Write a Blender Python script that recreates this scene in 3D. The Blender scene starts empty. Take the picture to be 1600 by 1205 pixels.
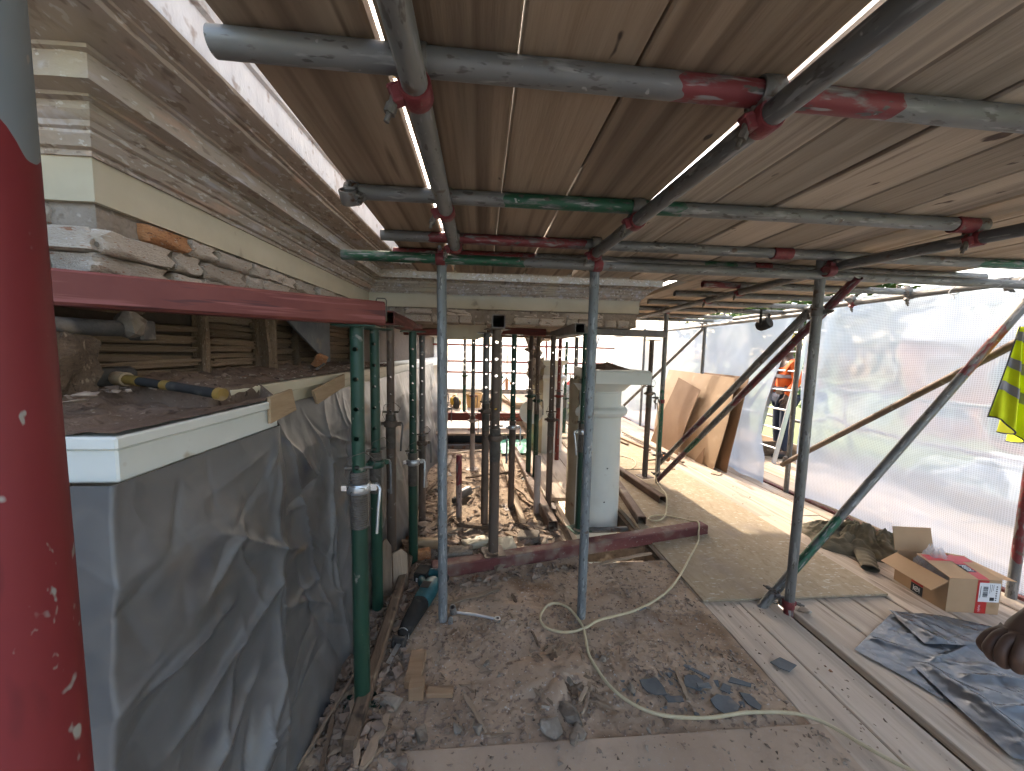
import bpy, bmesh, math, random
from mathutils import Vector, Matrix, noise as mn
R_ = math.radians
random.seed(7)
SC = bpy.context.scene
COL = SC.collection

# ------------------------------------------------------------------ camera, sky, sun, exposure
cam = bpy.data.cameras.new('camera')
cam.sensor_width = 36.0
cam.lens = 12.94
cam.clip_start = 0.02
cam.clip_end = 600
cam_o = bpy.data.objects.new('camera', cam)
cam_o.matrix_world = (Matrix.Translation((0, 0, 1.45)) @ Matrix.Rotation(R_(-4.8), 4, 'Z')
                      @ Matrix.Rotation(R_(90 - 5.07), 4, 'X') @ Matrix.Rotation(R_(1.24), 4, 'Z'))
COL.objects.link(cam_o)
SC.camera = cam_o

SUN_EL = 36.0
SUN_AZ = -7.0          # degrees from +Y towards +X; the sun stands behind the far sheeting
w = bpy.data.worlds.new('World')
SC.world = w
w.use_nodes = True
nt = w.node_tree
sky = nt.nodes.new('ShaderNodeTexSky')
sky.sky_type = 'NISHITA'
sky.sun_disc = False
sky.sun_elevation = R_(SUN_EL)
sky.sun_rotation = R_(SUN_AZ)
sky.air_density = 1.2
sky.dust_density = 4.0
sky.ozone_density = 0.6
bg = nt.nodes['Background']
bg.inputs['Strength'].default_value = 0.15
tint = nt.nodes.new('ShaderNodeMix'); tint.data_type = 'RGBA'; tint.blend_type = 'MULTIPLY'      # warm white balance of the whole sky
tint.inputs['Factor'].default_value = 1.0
tint.inputs['B'].default_value = (1.07, 1.0, 0.935, 1)
nt.links.new(sky.outputs[0], tint.inputs['A'])
nt.links.new(tint.outputs['Result'], bg.inputs['Color'])

sl = bpy.data.lights.new('sun', 'SUN')
sl.energy = 2.4
sl.angle = R_(1.0)
sl.color = (1.0, 0.86, 0.68)
so = bpy.data.objects.new('sun', sl)
sd = Vector((-math.sin(R_(SUN_AZ)) * math.cos(R_(SUN_EL)), -math.cos(R_(SUN_AZ)) * math.cos(R_(SUN_EL)), -math.sin(R_(SUN_EL))))
so.rotation_euler = sd.to_track_quat('-Z', 'Y').to_euler()
so.location = (0, 30, 30)
COL.objects.link(so)

SC.view_settings.view_transform = 'Standard'
SC.view_settings.look = 'None'
SC.view_settings.gamma = 1.0
SC.view_settings.use_curve_mapping = False
SC.view_settings.exposure = 2.9
SC.render.engine = 'CYCLES'
SC.cycles.use_denoising = True
SC.cycles.max_bounces = 7
SC.cycles.diffuse_bounces = 4
SC.cycles.glossy_bounces = 2
SC.cycles.transmission_bounces = 4
SC.cycles.transparent_max_bounces = 8
SC.cycles.use_adaptive_sampling = True
SC.cycles.adaptive_threshold = 0.03
SC.cycles.sample_clamp_indirect = 6.0
SC.cycles.caustics_reflective = False
SC.cycles.caustics_refractive = False

# ------------------------------------------------------------------ helpers
def V(*a): return Vector(a)

def tag(o, label=None, cat=None, group=None, kind=None):
    if label: o['label'] = label
    if cat: o['category'] = cat
    if group: o['group'] = group
    if kind: o['kind'] = kind
    return o

def empty(name, loc=(0, 0, 0), rz=0.0, label=None, cat=None, group=None):
    o = bpy.data.objects.new(name, None)
    o.location = loc
    o.rotation_euler = (0, 0, rz)
    o.empty_display_size = 0.1
    COL.objects.link(o)
    return tag(o, label, cat, group)

def link(name, me, mats=None, parent=None, M=None):
    o = bpy.data.objects.new(name, me)
    COL.objects.link(o)
    if parent: o.parent = parent
    if M is not None: o.matrix_basis = M
    if mats is not None and not me.materials:
        for m in (mats if isinstance(mats, (list, tuple)) else [mats]): me.materials.append(m)
    return o

def frame(p, q, xhint=None):
    """matrix at p with local Z towards q"""
    p, q = Vector(p), Vector(q)
    z = (q - p).normalized()
    h = Vector(xhint) if xhint else (Vector((0, 0, 1)) if abs(z.z) < 0.95 else Vector((0, 1, 0)))
    x = (h - z * h.dot(z)).normalized()
    y = z.cross(x)
    m = Matrix((x, y, z)).transposed().to_4x4()
    m.translation = p
    return m

class MB:
    def __init__(s): s.v = []; s.f = []; s.mi = []
    def add(s, vs, fs, mi=0, M=None):
        b = len(s.v)
        for v in vs:
            v = Vector(v)
            s.v.append(M @ v if M is not None else v)
        for f in fs:
            s.f.append([i + b for i in f]); s.mi.append(mi)
        return s
    def box(s, x0, x1, y0, y1, z0, z1, mi=0, M=None):
        return s.add([(x0,y0,z0),(x1,y0,z0),(x1,y1,z0),(x0,y1,z0),(x0,y0,z1),(x1,y0,z1),(x1,y1,z1),(x0,y1,z1)],
                     [(3,2,1,0),(4,5,6,7),(0,1,5,4),(1,2,6,5),(2,3,7,6),(3,0,4,7)], mi, M)
    def cyl(s, p, q, r, n=12, r2=None, mi=0, caps=True, M=None):
        m = frame(p, q); L = (Vector(q) - Vector(p)).length
        if M is not None: m = M @ m
        r2 = r if r2 is None else r2
        vs = []
        for k in range(n):
            a = 2*math.pi*k/n; c, d = math.cos(a), math.sin(a)
            vs += [(r*c, r*d, 0), (r2*c, r2*d, L)]
        fs = [(2*k, 2*((k+1) % n), 2*((k+1) % n)+1, 2*k+1) for k in range(n)]
        if caps: fs += [tuple(2*k for k in range(n))[::-1], tuple(2*k+1 for k in range(n))]
        return s.add(vs, fs, mi, m)
    def pipe(s, p, q, r, ri, n=16, mi=0, M=None):
        m = frame(p, q); L = (Vector(q) - Vector(p)).length
        if M is not None: m = M @ m
        vs = []
        for k in range(n):
            a = 2*math.pi*k/n; c, d = math.cos(a), math.sin(a)
            vs += [(r*c, r*d, 0), (r*c, r*d, L), (ri*c, ri*d, L), (ri*c, ri*d, 0)]
        fs = []
        for k in range(n):
            a, b = 4*k, 4*((k+1) % n)
            fs += [(a, b, b+1, a+1), (a+1, b+1, b+2, a+2), (a+2, b+2, b+3, a+3), (a+3, b+3, b, a)]
        return s.add(vs, fs, mi, m)
    def lathe(s, prof, n=24, mi=0, M=None, a0=0.0, a1=2*math.pi, close=True):
        full = abs(a1 - a0 - 2*math.pi) < 1e-6
        nn = n if full else n + 1
        vs = [(r*math.cos(a0+(a1-a0)*k/n), r*math.sin(a0+(a1-a0)*k/n), z) for k in range(nn) for r, z in prof]
        P = len(prof); fs = []
        for k in range(n):
            a, b = k*P, ((k+1) % nn)*P
            for i in range(P-1): fs.append((a+i, b+i, b+i+1, a+i+1))
        return s.add(vs, fs, mi, M)
    def prism(s, poly, z0, z1, mi=0, M=None):
        n = len(poly)
        vs = [(x, y, z0) for x, y in poly] + [(x, y, z1) for x, y in poly]
        fs = [tuple(range(n))[::-1], tuple(range(n, 2*n))] + [(i, (i+1) % n, (i+1) % n + n, i+n) for i in range(n)]
        return s.add(vs, fs, mi, M)
    def loft(s, secs, n=16, p=2.6, mi=0, M=None):
        """secs: (y, cx, cz, rx, rz) super-elliptic sections along y"""
        vs = []
        for y, cx, cz, rx, rz in secs:
            for k in range(n):
                a = 2*math.pi*k/n; c, d = math.cos(a), math.sin(a)
                vs.append((cx + rx*math.copysign(abs(c)**(2/p), c), y, cz + rz*math.copysign(abs(d)**(2/p), d)))
        fs = [tuple(range(n)), tuple(range((len(secs)-1)*n, len(secs)*n))[::-1]]
        for i in range(len(secs)-1):
            for k in range(n):
                a, b = i*n+k, i*n+(k+1) % n
                fs.append((b, a, a+n, b+n))
        return s.add(vs, fs, mi, M)
    def path(s, pts, r, n=8, mi=0, M=None, closed=False):
        pts = [Vector(p) for p in pts]; N = len(pts); vs = []; prev = None
        for i, p in enumerate(pts):
            if closed: t = pts[(i+1) % N] - pts[i-1]
            else: t = pts[min(i+1, N-1)] - pts[max(i-1, 0)]
            t.normalize()
            h = prev if prev is not None else (Vector((0,0,1)) if abs(t.z) < .9 else Vector((1,0,0)))
            x = (h - t*h.dot(t)).normalized(); prev = x; y = t.cross(x)
            rr = r[i] if isinstance(r, (list, tuple)) else r
            for k in range(n):
                a = 2*math.pi*k/n
                vs.append(p + x*(rr*math.cos(a)) + y*(rr*math.sin(a)))
        fs = []
        for i in range(N if closed else N-1):
            for k in range(n):
                a, b = i*n+k, i*n+(k+1) % n; j = ((i+1) % N)*n
                fs.append((a, b, j+(k+1) % n, j+k))
        if not closed: fs += [tuple(range(n))[::-1], tuple(range((N-1)*n, N*n))]
        return s.add(vs, fs, mi, M)
    def grid(s, nu, nv, fn, mi=0, M=None, keep=None):
        vs = [fn(i/nu, j/nv) for j in range(nv+1) for i in range(nu+1)]
        fs = []
        for j in range(nv):
            for i in range(nu):
                if keep and not keep((i+.5)/nu, (j+.5)/nv): continue
                a = j*(nu+1)+i
                fs.append((a, a+1, a+nu+2, a+nu+1))
        return s.add(vs, fs, mi, M)
    def hull(s, pts, mi=0, M=None):
        bm = bmesh.new()
        for p in pts: bm.verts.new(p)
        bmesh.ops.convex_hull(bm, input=bm.verts)
        bm.verts.index_update()
        used = sorted({v.index for f in bm.faces for v in f.verts}); mp = {a: i for i, a in enumerate(used)}
        bm.verts.ensure_lookup_table()
        s.add([bm.verts[i].co.copy() for i in used], [[mp[v.index] for v in f.verts] for f in bm.faces], mi, M)
        bm.free(); return s
    def mesh(s, name, bevel=0.0, smooth=35, seg=1, weld=False):
        me = bpy.data.meshes.new(name)
        me.from_pydata([tuple(v) for v in s.v], [], s.f)
        me.polygons.foreach_set('material_index', s.mi)
        if bevel or weld:
            bm = bmesh.new(); bm.from_mesh(me)
            if weld: bmesh.ops.remove_doubles(bm, verts=bm.verts, dist=1e-5)
            if bevel:
                es = [e for e in bm.edges if len(e.link_faces) == 2 and e.calc_face_angle(0) > R_(40)]
                bmesh.ops.bevel(bm, geom=es, offset=bevel, segments=seg, affect='EDGES', clamp_overlap=True)
            bm.to_mesh(me); bm.free()
        if smooth:
            me.polygons.foreach_set('use_smooth', [True]*len(me.polygons))
            me.set_sharp_from_angle(angle=R_(smooth))
        me.update()
        return me
    def build(s, name, mats, parent=None, M=None, **kw):
        return link(name, s.mesh(name, **kw), mats, parent, M)

def copy_tree(o, parent=None):
    c = o.copy(); COL.objects.link(c)
    if parent: c.parent = parent
    for ch in list(o.children): copy_tree(ch, c)
    return c

def fbm(x, y, z, o=4): return mn.fractal(Vector((x, y, z)), 1.0, 2.0, o, noise_basis='PERLIN_ORIGINAL')
def lerp(a, b, t): return a + (b-a)*t
def sstep(a, b, x):
    t = max(0.0, min(1.0, (x-a)/(b-a))); return t*t*(3-2*t)

# ------------------------------------------------------------------ materials
MATS = {}
def mat(name, c1, c2=None, scale=6.0, stretch=(1, 1, 1), rough=.75, bump=.15, metal=0.0, spots=(), rand=0.0, detail=4.0,
        spec=.4, bscale=None, contrast=(.3, .7), bands=None, rrange=.12, offset=True, trans=None, ramp2=None, bdist=.01, wear=(38, .52, .66), crumple=0):
    """noise-mottled principled material. spots: (colour, threshold, scale, softness[, stretch]).
    bands: (length_m, [(start_m, colour), ...]) paint bands along local Z with worn edges"""
    m = bpy.data.materials.new(name); m.use_nodes = True
    t = m.node_tree; N = t.nodes; Lk = t.links.new
    b = N['Principled BSDF']
    tc = N.new('ShaderNodeTexCoord')
    oi = N.new('ShaderNodeObjectInfo')
    vec = tc.outputs['Object']
    if offset:
        mu = N.new('ShaderNodeVectorMath'); mu.operation = 'SCALE'; mu.inputs[0].default_value = (17.3, 9.1, 23.7)
        Lk(oi.outputs['Random'], mu.inputs['Scale'])
        ad = N.new('ShaderNodeVectorMath'); ad.operation = 'ADD'
        Lk(vec, ad.inputs[0]); Lk(mu.outputs[0], ad.inputs[1]); pv = ad.outputs[0]
    else: pv = vec
    def nz(sc, st=(1, 1, 1), det=2.5, ro=.6):
        mp = N.new('ShaderNodeMapping'); mp.inputs['Scale'].default_value = st
        Lk(pv, mp.inputs['Vector'])
        n = N.new('ShaderNodeTexNoise'); n.inputs['Scale'].default_value = sc; n.inputs['Detail'].default_value = det
        n.inputs['Roughness'].default_value = ro
        Lk(mp.outputs[0], n.inputs['Vector']); return n.outputs['Fac']
    def ramp(fac, a, c, ca, cc):
        r = N.new('ShaderNodeValToRGB'); e = r.color_ramp.elements
        e[0].position = a; e[0].color = (*ca, 1); e[1].position = c; e[1].color = (*cc, 1)
        Lk(fac, r.inputs['Fac']); return r.outputs['Color']
    def mix(fac, a, c):
        x = N.new('ShaderNodeMix'); x.data_type = 'RGBA'
        Lk(fac, x.inputs['Factor'])
        for sock, val in ((x.inputs['A'], a), (x.inputs['B'], c)):
            if isinstance(val, tuple): sock.default_value = (*val, 1)
            else: Lk(val, sock)
        return x.outputs['Result']
    c2 = c2 or tuple(k*.8 for k in c1)
    base = nz(scale, stretch, min(detail, 6))
    col = ramp(base, contrast[0], contrast[1], c1, c2)
    if bands:
        L, st = bands
        sx = N.new('ShaderNodeSeparateXYZ'); Lk(vec, sx.inputs[0])
        n1 = nz(14, (1, 1, .5))
        ma = N.new('ShaderNodeMath'); ma.operation = 'MULTIPLY_ADD'; ma.inputs[1].default_value = .16; Lk(n1, ma.inputs[0]); Lk(sx.outputs['Z'], ma.inputs[2])
        mr = N.new('ShaderNodeMapRange'); mr.inputs['From Min'].default_value = .08; mr.inputs['From Max'].default_value = L + .08
        Lk(ma.outputs[0], mr.inputs['Value'])
        mask = N.new('ShaderNodeValToRGB'); mask.color_ramp.interpolation = 'CONSTANT'
        pc = N.new('ShaderNodeValToRGB'); pc.color_ramp.interpolation = 'CONSTANT'
        for r, sel in ((mask, 0), (pc, 1)):
            els = r.color_ramp.elements
            while len(els) > 1: els.remove(els[-1])
            for i, (s0, cc) in enumerate(st):
                e = els[0] if i == 0 else els.new(min(.9999, max(0, s0/L)))
                if i == 0: e.position = 0.0
                e.color = ((1, 1, 1, 1) if cc else (0, 0, 0, 1)) if sel == 0 else (*(cc or (0, 0, 0)), 1)
            Lk(mr.outputs[0], r.inputs['Fac'])
        wear_ = ramp(nz(wear[0], (1, 1, .3), 4), wear[1], wear[2], (1, 1, 1), (.1, .1, .1))
        mm = N.new('ShaderNodeMath'); mm.operation = 'MULTIPLY'; Lk(mask.outputs[0], mm.inputs[0]); Lk(wear_, mm.inputs[1])
        col = mix(mm.outputs[0], col, pc.outputs[0])
    for sp in spots:
        sc_, th, ss, sf = sp[0], sp[1], sp[2], sp[3]
        f = ramp(nz(ss, sp[4] if len(sp) > 4 else (1, 1, 1)), th, th+sf, (0, 0, 0), (1, 1, 1))
        col = mix(f, col, sc_)
    if rand:
        hs = N.new('ShaderNodeHueSaturation')
        mr = N.new('ShaderNodeMapRange'); mr.inputs['To Min'].default_value = 1-rand; mr.inputs['To Max'].default_value = 1+rand
        Lk(oi.outputs['Random'], mr.inputs['Value']); Lk(mr.outputs[0], hs.inputs['Value']); Lk(col, hs.inputs['Color']); col = hs.outputs[0]
    Lk(col, b.inputs['Base Color'])
    rr = N.new('ShaderNodeMapRange'); rr.inputs['To Min'].default_value = max(.03, rough-rrange); rr.inputs['To Max'].default_value = min(1, rough+rrange)
    Lk(base, rr.inputs['Value']); Lk(rr.outputs[0], b.inputs['Roughness'])
    b.inputs['Metallic'].default_value = metal
    b.inputs['Specular IOR Level'].default_value = spec
    if bump:
        bp = N.new('ShaderNodeBump'); bp.inputs['Strength'].default_value = bump; bp.inputs['Distance'].default_value = bdist
        hgt = nz(bscale or scale*3, stretch, 3)
        if crumple:
            dn = N.new('ShaderNodeTexNoise'); dn.inputs['Scale'].default_value = 3.0; dn.inputs['Detail'].default_value = 2; Lk(pv, dn.inputs['Vector'])
            dm = N.new('ShaderNodeVectorMath'); dm.operation = 'MULTIPLY_ADD'; dm.inputs[1].default_value = (.35, .35, .35); Lk(dn.outputs['Color'], dm.inputs[0]); Lk(pv, dm.inputs[2])
            acc = None
            for sc_, wt in ((crumple, 1.0), (crumple*2.7, .4)):
                vo = N.new('ShaderNodeTexVoronoi'); vo.inputs['Scale'].default_value = sc_; Lk(dm.outputs[0], vo.inputs['Vector'])
                ml = N.new('ShaderNodeMath'); ml.operation = 'MULTIPLY_ADD'; ml.inputs[1].default_value = wt; ml.inputs[2].default_value = 0.0
                Lk(vo.outputs['Distance'], ml.inputs[0])
                if acc: Lk(acc, ml.inputs[2])
                acc = ml.outputs[0]
            hgt = acc
        Lk(hgt, bp.inputs['Height']); Lk(bp.outputs[0], b.inputs['Normal'])
    if trans: b.inputs['Transmission Weight'].default_value = trans
    MATS[name] = m
    return m

GALV = ((.215, .208, .195), (.145, .141, .135))
RED = (.19, .034, .036); GRN = (.022, .095, .05)
def galv(name, bands=None, tone=1.0):
    return mat(name, tuple(c*tone for c in GALV[0]), tuple(c*tone for c in GALV[1]), scale=9, stretch=(1, 1, .45), rough=.5, bump=.12, metal=.25, bands=bands,
               spots=(((.29, .28, .265), .58, 46, .06, (1, 1, .16)), ((.10, .09, .08), .60, 70, .05, (1, 1, .3)), ((.125, .085, .062), .65, 12, .06), ((.36, .345, .32), .70, 30, .03)), spec=.5)
M_galv = galv('galvanised_tube')
M_galvd = galv('dull_galvanised_tube', tone=.8)
M_post = mat('grey_painted_post', (.23, .25, .26), (.165, .18, .19), scale=11, stretch=(1, 1, .3), rough=.5, bump=.08, metal=.15, spots=(((.33, .35, .35), .58, 60, .04, (1, 1, .15)), ((.12, .125, .13), .60, 70, .04, (1, 1, .4)), ((.40, .39, .36), .69, 26, .03), ((.13, .10, .08), .67, 14, .06)))
M_redpole = mat('red_pole', (.16, .022, .026), (.24, .04, .035), scale=7, stretch=(1, 1, .5), rough=.42, bump=.1, bands=None, spots=(((.25, .24, .22), .69, 26, .04, (1, 1, .6)),), spec=.5)
M_clampred = mat('red_clamp', (.21, .035, .037), (.13, .022, .025), scale=30, rough=.5, bump=.2, spots=(((.14, .10, .08), .60, 40, .1),))
M_clampst = mat('steel_clamp', (.13, .12, .11), (.22, .20, .18), scale=30, rough=.5, bump=.25, metal=.4, spots=(((.10, .05, .03), .58, 30, .1),))
M_bolt = mat('bolt_steel', (.10, .085, .07), (.2, .18, .16), scale=60, rough=.5, bump=.2, metal=.5)
M_bright = mat('bright_steel', (.55, .56, .57), (.4, .41, .42), scale=30, rough=.3, bump=.05, metal=.85)
M_beam = mat('red_oxide_steel', (.175, .048, .036), (.125, .033, .026), scale=5, rough=.6, bump=.08, spec=.25, spots=(((.23, .075, .065), .56, 50, .06, (1, 1, .05)), ((.09, .03, .027), .60, 40, .05, (1, 1, .08)), ((.34, .28, .25), .73, 30, .03, (1, 1, .4)), ((.13, .08, .06), .66, 8, .1)))
M_beamdust = mat('dusty_red_steel', (.15, .045, .042), (.11, .032, .03), scale=6, rough=.7, bump=.15, spots=(((.24, .19, .15), .50, 5, .2), ((.22, .18, .15), .62, 40, .1)))
M_beamgrey = mat('grey_box_steel', (.20, .18, .17), (.14, .12, .11), scale=7, rough=.55, bump=.1, metal=.2, spots=(((.16, .07, .04), .6, 9, .12), ((.36, .35, .33), .68, 20, .06)))
M_rustbeam = mat('rusty_box_steel', (.17, .10, .065), (.11, .065, .045), scale=7, rough=.75, bump=.2, spots=(((.27, .22, .17), .55, 6, .15),))
M_pgreen = mat('green_prop_paint', (.022, .066, .040), (.014, .042, .027), scale=8, stretch=(1, 1, .4), rough=.42, bump=.1, spots=(((.22, .20, .17), .66, 18, .06), ((.28, .10, .03), .74, 16, .04)))
M_prust = mat('brown_prop_steel', (.10, .068, .05), (.155, .115, .09), scale=8, stretch=(1, 1, .4), rough=.6, bump=.15, metal=.2, spots=(((.25, .22, .19), .66, 20, .06),))
M_pgrey = mat('grey_prop_steel', (.17, .165, .16), (.11, .105, .10), scale=8, stretch=(1, 1, .4), rough=.5, bump=.12, metal=.25, spots=(((.18, .07, .03), .66, 16, .06), ((.34, .34, .32), .68, 24, .05)))
M_pred = mat('red_prop_paint', (.25, .05, .035), (.17, .03, .025), scale=9, rough=.5, bump=.12, spots=(((.26, .22, .18), .62, 16, .08),))
M_thread = mat('greasy_thread', (.09, .075, .06), (.16, .14, .12), scale=30, rough=.5, bump=.1, metal=.4)
M_board = mat('scaffold_board_wood', (.255, .175, .112), (.365, .265, .18), scale=2.2, stretch=(9, .55, 9), rough=.85, bump=.35, detail=8, rand=.32, bscale=8,
              spots=(((.10, .07, .048), .58, 1.3, .2, (2, .5, 2)), ((.13, .082, .05), .50, 1.1, .15, (13, .22, 13)), ((.09, .055, .032), .62, 3.0, .16, (7, .6, 7)), ((.06, .038, .025), .70, 7, .03, (2, .9, 2)), ((.34, .27, .20), .66, 2.6, .18, (3, .5, 3))))
M_boardL = mat('pale_board_wood', (.40, .30, .205), (.52, .40, .285), scale=2.2, stretch=(9, .55, 9), rough=.85, bump=.25, detail=8, rand=.12, bscale=8,
               spots=(((.33, .235, .15), .50, 1.1, .15, (13, .22, 13)), ((.25, .17, .10), .62, 3.0, .16, (7, .6, 7)), ((.13, .08, .05), .75, 8, .03, (2, 1, 2))))
M_boardG = mat('weathered_board_wood', (.38, .30, .225), (.485, .395, .305), scale=2.2, stretch=(9, .55, 9), rough=.9, bump=.35, detail=8, rand=.26, bscale=8,
               spots=(((.17, .135, .105), .58, 1.3, .2, (2, .5, 2)), ((.26, .21, .162), .50, 1.1, .15, (13, .22, 13)), ((.17, .12, .085), .60, 3.0, .16, (7, .6, 7)), ((.085, .055, .04), .70, 7, .03, (2, .9, 2))))
M_plank = mat('dusty_plank_wood', (.47, .375, .29), (.57, .475, .385), scale=2.6, stretch=(8, .6, 8), rough=.92, bump=.3, detail=8, rand=.12, bscale=8,
              spots=(((.39, .315, .25), .50, 1.1, .15, (13, .22, 13)), ((.20, .145, .11), .60, 3.0, .14, (6, .6, 6)), ((.47, .40, .33), .60, 2.2, .15), ((.10, .07, .05), .75, 8, .03, (2, 1, 2))))
M_plankr = mat('edge_wood', (.36, .27, .19), (.27, .19, .13), scale=20, stretch=(1, .1, 1), rough=.9, bump=.2)
M_dust = mat('dusty_floor', (.37, .265, .185), (.475, .36, .265), scale=3.2, rough=.97, bump=.6, detail=10, bscale=60, offset=False, spec=.1, bdist=.006,
             spots=(((.225, .145, .09), .54, 2.6, .14), ((.37, .32, .28), .60, 1.7, .16), ((.25, .185, .145), .57, 26, .08), ((.52, .46, .40), .64, 60, .03), ((.15, .105, .075), .67, 75, .05)))
M_dust2 = mat('dusty_ply', (.38, .285, .21), (.48, .375, .285), scale=3.0, rough=.97, bump=.5, detail=10, bscale=70, offset=False, spec=.1, bdist=.004,
              spots=(((.20, .145, .105), .58, 2.2, .16), ((.42, .37, .32), .64, 60, .05), ((.20, .145, .11), .69, 60, .05)))
M_baydust = mat('brown_bay_dust', (.30, .22, .155), (.40, .305, .22), scale=4, rough=.97, bump=.6, bscale=50, offset=False, spec=.1, bdist=.008, spots=(((.15, .10, .07), .57, 6, .1), ((.40, .33, .26), .62, 40, .05), ((.10, .07, .05), .60, 60, .05)))
M_osb = mat('dusty_strand_board', (.32, .25, .165), (.40, .325, .235), scale=16, stretch=(1.6, .8, 1), rough=.92, bump=.35, detail=8, bscale=30, offset=False, spec=.15, bdist=.004,
            spots=(((.31, .235, .155), .58, 24, .06, (2, .7, 1)), ((.48, .43, .35), .60, 28, .06, (.7, 2, 1)), ((.29, .24, .20), .56, 2.0, .2)))
M_dirt = mat('dark_dirt', (.115, .08, .058), (.185, .135, .105), scale=9, rough=1, bump=.9, detail=10, bscale=40, offset=False, spec=.05, bdist=.01,
             spots=(((.26, .21, .17), .64, 50, .05), ((.06, .04, .03), .62, 30, .08)))
M_corn = mat('worn_cornice_paint', (.37, .305, .245), (.285, .225, .175), scale=3.0, stretch=(3, .8, 5), rough=.88, bump=.5, detail=10, bscale=16, offset=False, bdist=.006,
             spots=(((.22, .165, .125), .58, 34, .06, (1, .4, 1.6)), ((.47, .42, .37), .60, 46, .04, (1, .5, 1.5)), ((.41, .285, .21), .60, 2.6, .10, (6, 1.2, 11)), ((.40, .35, .33), .58, 3.2, .10, (5, 1.5, 7)), ((.20, .155, .12), .64, 4.5, .07, (4, 2, 8)), ((.36, .29, .20), .62, 2.2, .1)))
M_frieze = mat('stone_coloured_render', (.45, .39, .28), (.39, .335, .24), scale=4, rough=.8, bump=.12, offset=False, spots=(((.42, .39, .31), .60, 5, .2), ((.26, .22, .155), .68, 8, .08)))
M_fascia = mat('pale_fascia_paint', (.66, .66, .68), (.55, .54, .56), scale=14, stretch=(1, 1, .5), rough=.8, bump=.3, offset=False, spots=(((.36, .31, .29), .60, 22, .10), ((.42, .34, .30), .64, 5, .1)))
M_brick = mat('limewashed_brick', (.49, .425, .355), (.40, .33, .265), scale=9, rough=.95, bump=.7, bscale=24, rand=.15, spots=(((.30, .15, .09), .63, 7, .06), ((.22, .17, .13), .64, 18, .06), ((.55, .52, .48), .62, 9, .08)))
M_bricko = mat('bare_orange_brick', (.44, .21, .09), (.34, .15, .065), scale=12, rough=.95, bump=.6, bscale=30, spots=(((.17, .08, .045), .60, 10, .06), ((.46, .38, .30), .62, 8, .07)))
M_mortar = mat('crumbling_mortar', (.27, .225, .18), (.19, .15, .115), scale=14, rough=1, bump=.9, bscale=40, offset=False, spots=(((.36, .31, .26), .62, 25, .06), ((.09, .06, .045), .62, 16, .08)))
M_lath = mat('old_lath_wood', (.25, .175, .11), (.17, .115, .072), scale=4, stretch=(6, .7, 6), rough=.95, bump=.4, rand=.3, bscale=12, spots=(((.115, .07, .042), .58, 5, .10, (3, .7, 5)), ((.36, .30, .235), .64, 8, .06, (2, .6, 3))))
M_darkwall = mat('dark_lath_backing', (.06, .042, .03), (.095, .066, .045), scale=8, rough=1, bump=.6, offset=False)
M_oldwood = mat('rotten_timber', (.17, .115, .075), (.105, .068, .045), scale=5, stretch=(4, 1, 4), rough=1, bump=.7, bscale=14, spots=(((.30, .22, .15), .60, 9, .1), ((.05, .032, .022), .62, 10, .08)))
M_stick = mat('split_wood', (.36, .27, .19), (.25, .18, .125), scale=6, stretch=(6, 6, .7), rough=.95, bump=.35, rand=.25, spots=(((.17, .12, .085), .6, 8, .1),))
M_cleanwood = mat('fresh_cut_wood', (.36, .235, .14), (.27, .165, .095), scale=5, stretch=(1, 9, 3), rough=.75, bump=.2, bscale=12)
M_plyscrap = mat('ply_scrap', (.44, .315, .195), (.35, .24, .14), scale=5, stretch=(1, 1.2, 8), rough=.8, bump=.2, rand=.1)
M_white = mat('white_gloss_paint', (.72, .74, .70), (.66, .67, .62), scale=4, rough=.45, bump=.05, offset=False, spots=(((.50, .44, .34), .70, 9, .06),))
M_cream = mat('cream_paint', (.60, .55, .42), (.54, .48, .35), scale=5, rough=.6, bump=.08, offset=False, spots=(((.38, .30, .2), .66, 10, .07),))
M_colwhite = mat('white_column_paint', (.68, .69, .64), (.63, .635, .58), scale=3, rough=.5, bump=.05, offset=False, spots=(((.50, .49, .42), .66, 6, .15), ((.45, .40, .33), .72, 14, .05)))
M_coltan = mat('bare_column_render', (.47, .40, .28), (.38, .31, .21), scale=6, rough=.9, bump=.3, offset=False, spots=(((.25, .17, .11), .66, 8, .08),))
M_slate = mat('slate', (.14, .15, .155), (.10, .108, .115), scale=10, rough=.7, bump=.4, bscale=20, rand=.2, spots=(((.2, .17, .15), .62, 9, .1),))
M_rub = mat('rubble_stone', (.27, .225, .18), (.195, .155, .12), scale=16, rough=1, bump=.6, bscale=40, rand=.3, spots=(((.33, .305, .27), .60, 9, .08), ((.13, .095, .07), .60, 14, .08)))
M_rub2 = mat('brick_rubble', (.235, .165, .12), (.31, .24, .19), scale=6, rough=1, bump=.6, bscale=40, offset=False, spots=(((.31, .26, .21), .56, 11, .05), ((.13, .09, .065), .57, 14, .05), ((.28, .135, .075), .65, 7, .05)))
M_chip = mat('wood_chips', (.30, .22, .15), (.19, .13, .09), scale=9, rough=1, bump=.4, bscale=30, offset=False, spots=(((.40, .31, .22), .58, 12, .06),))
M_hose = mat('yellow_hose', (.58, .50, .33), (.50, .42, .27), scale=30, rough=.6, bump=.1)
M_teal = mat('teal_plastic', (.02, .115, .135), (.015, .085, .10), scale=20, rough=.5, bump=.1, spots=(((.20, .17, .14), .58, 14, .2),))
M_black = mat('black_rubber', (.026, .025, .024), (.04, .038, .036), scale=20, rough=.85, spec=.15, bump=.15, spots=(((.12, .105, .09), .60, 12, .2),))
M_yel = mat('yellow_grip', (.25, .155, .035), (.20, .12, .03), scale=20, rough=.55, bump=.1, spots=(((.25, .18, .1), .6, 14, .12),))
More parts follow.
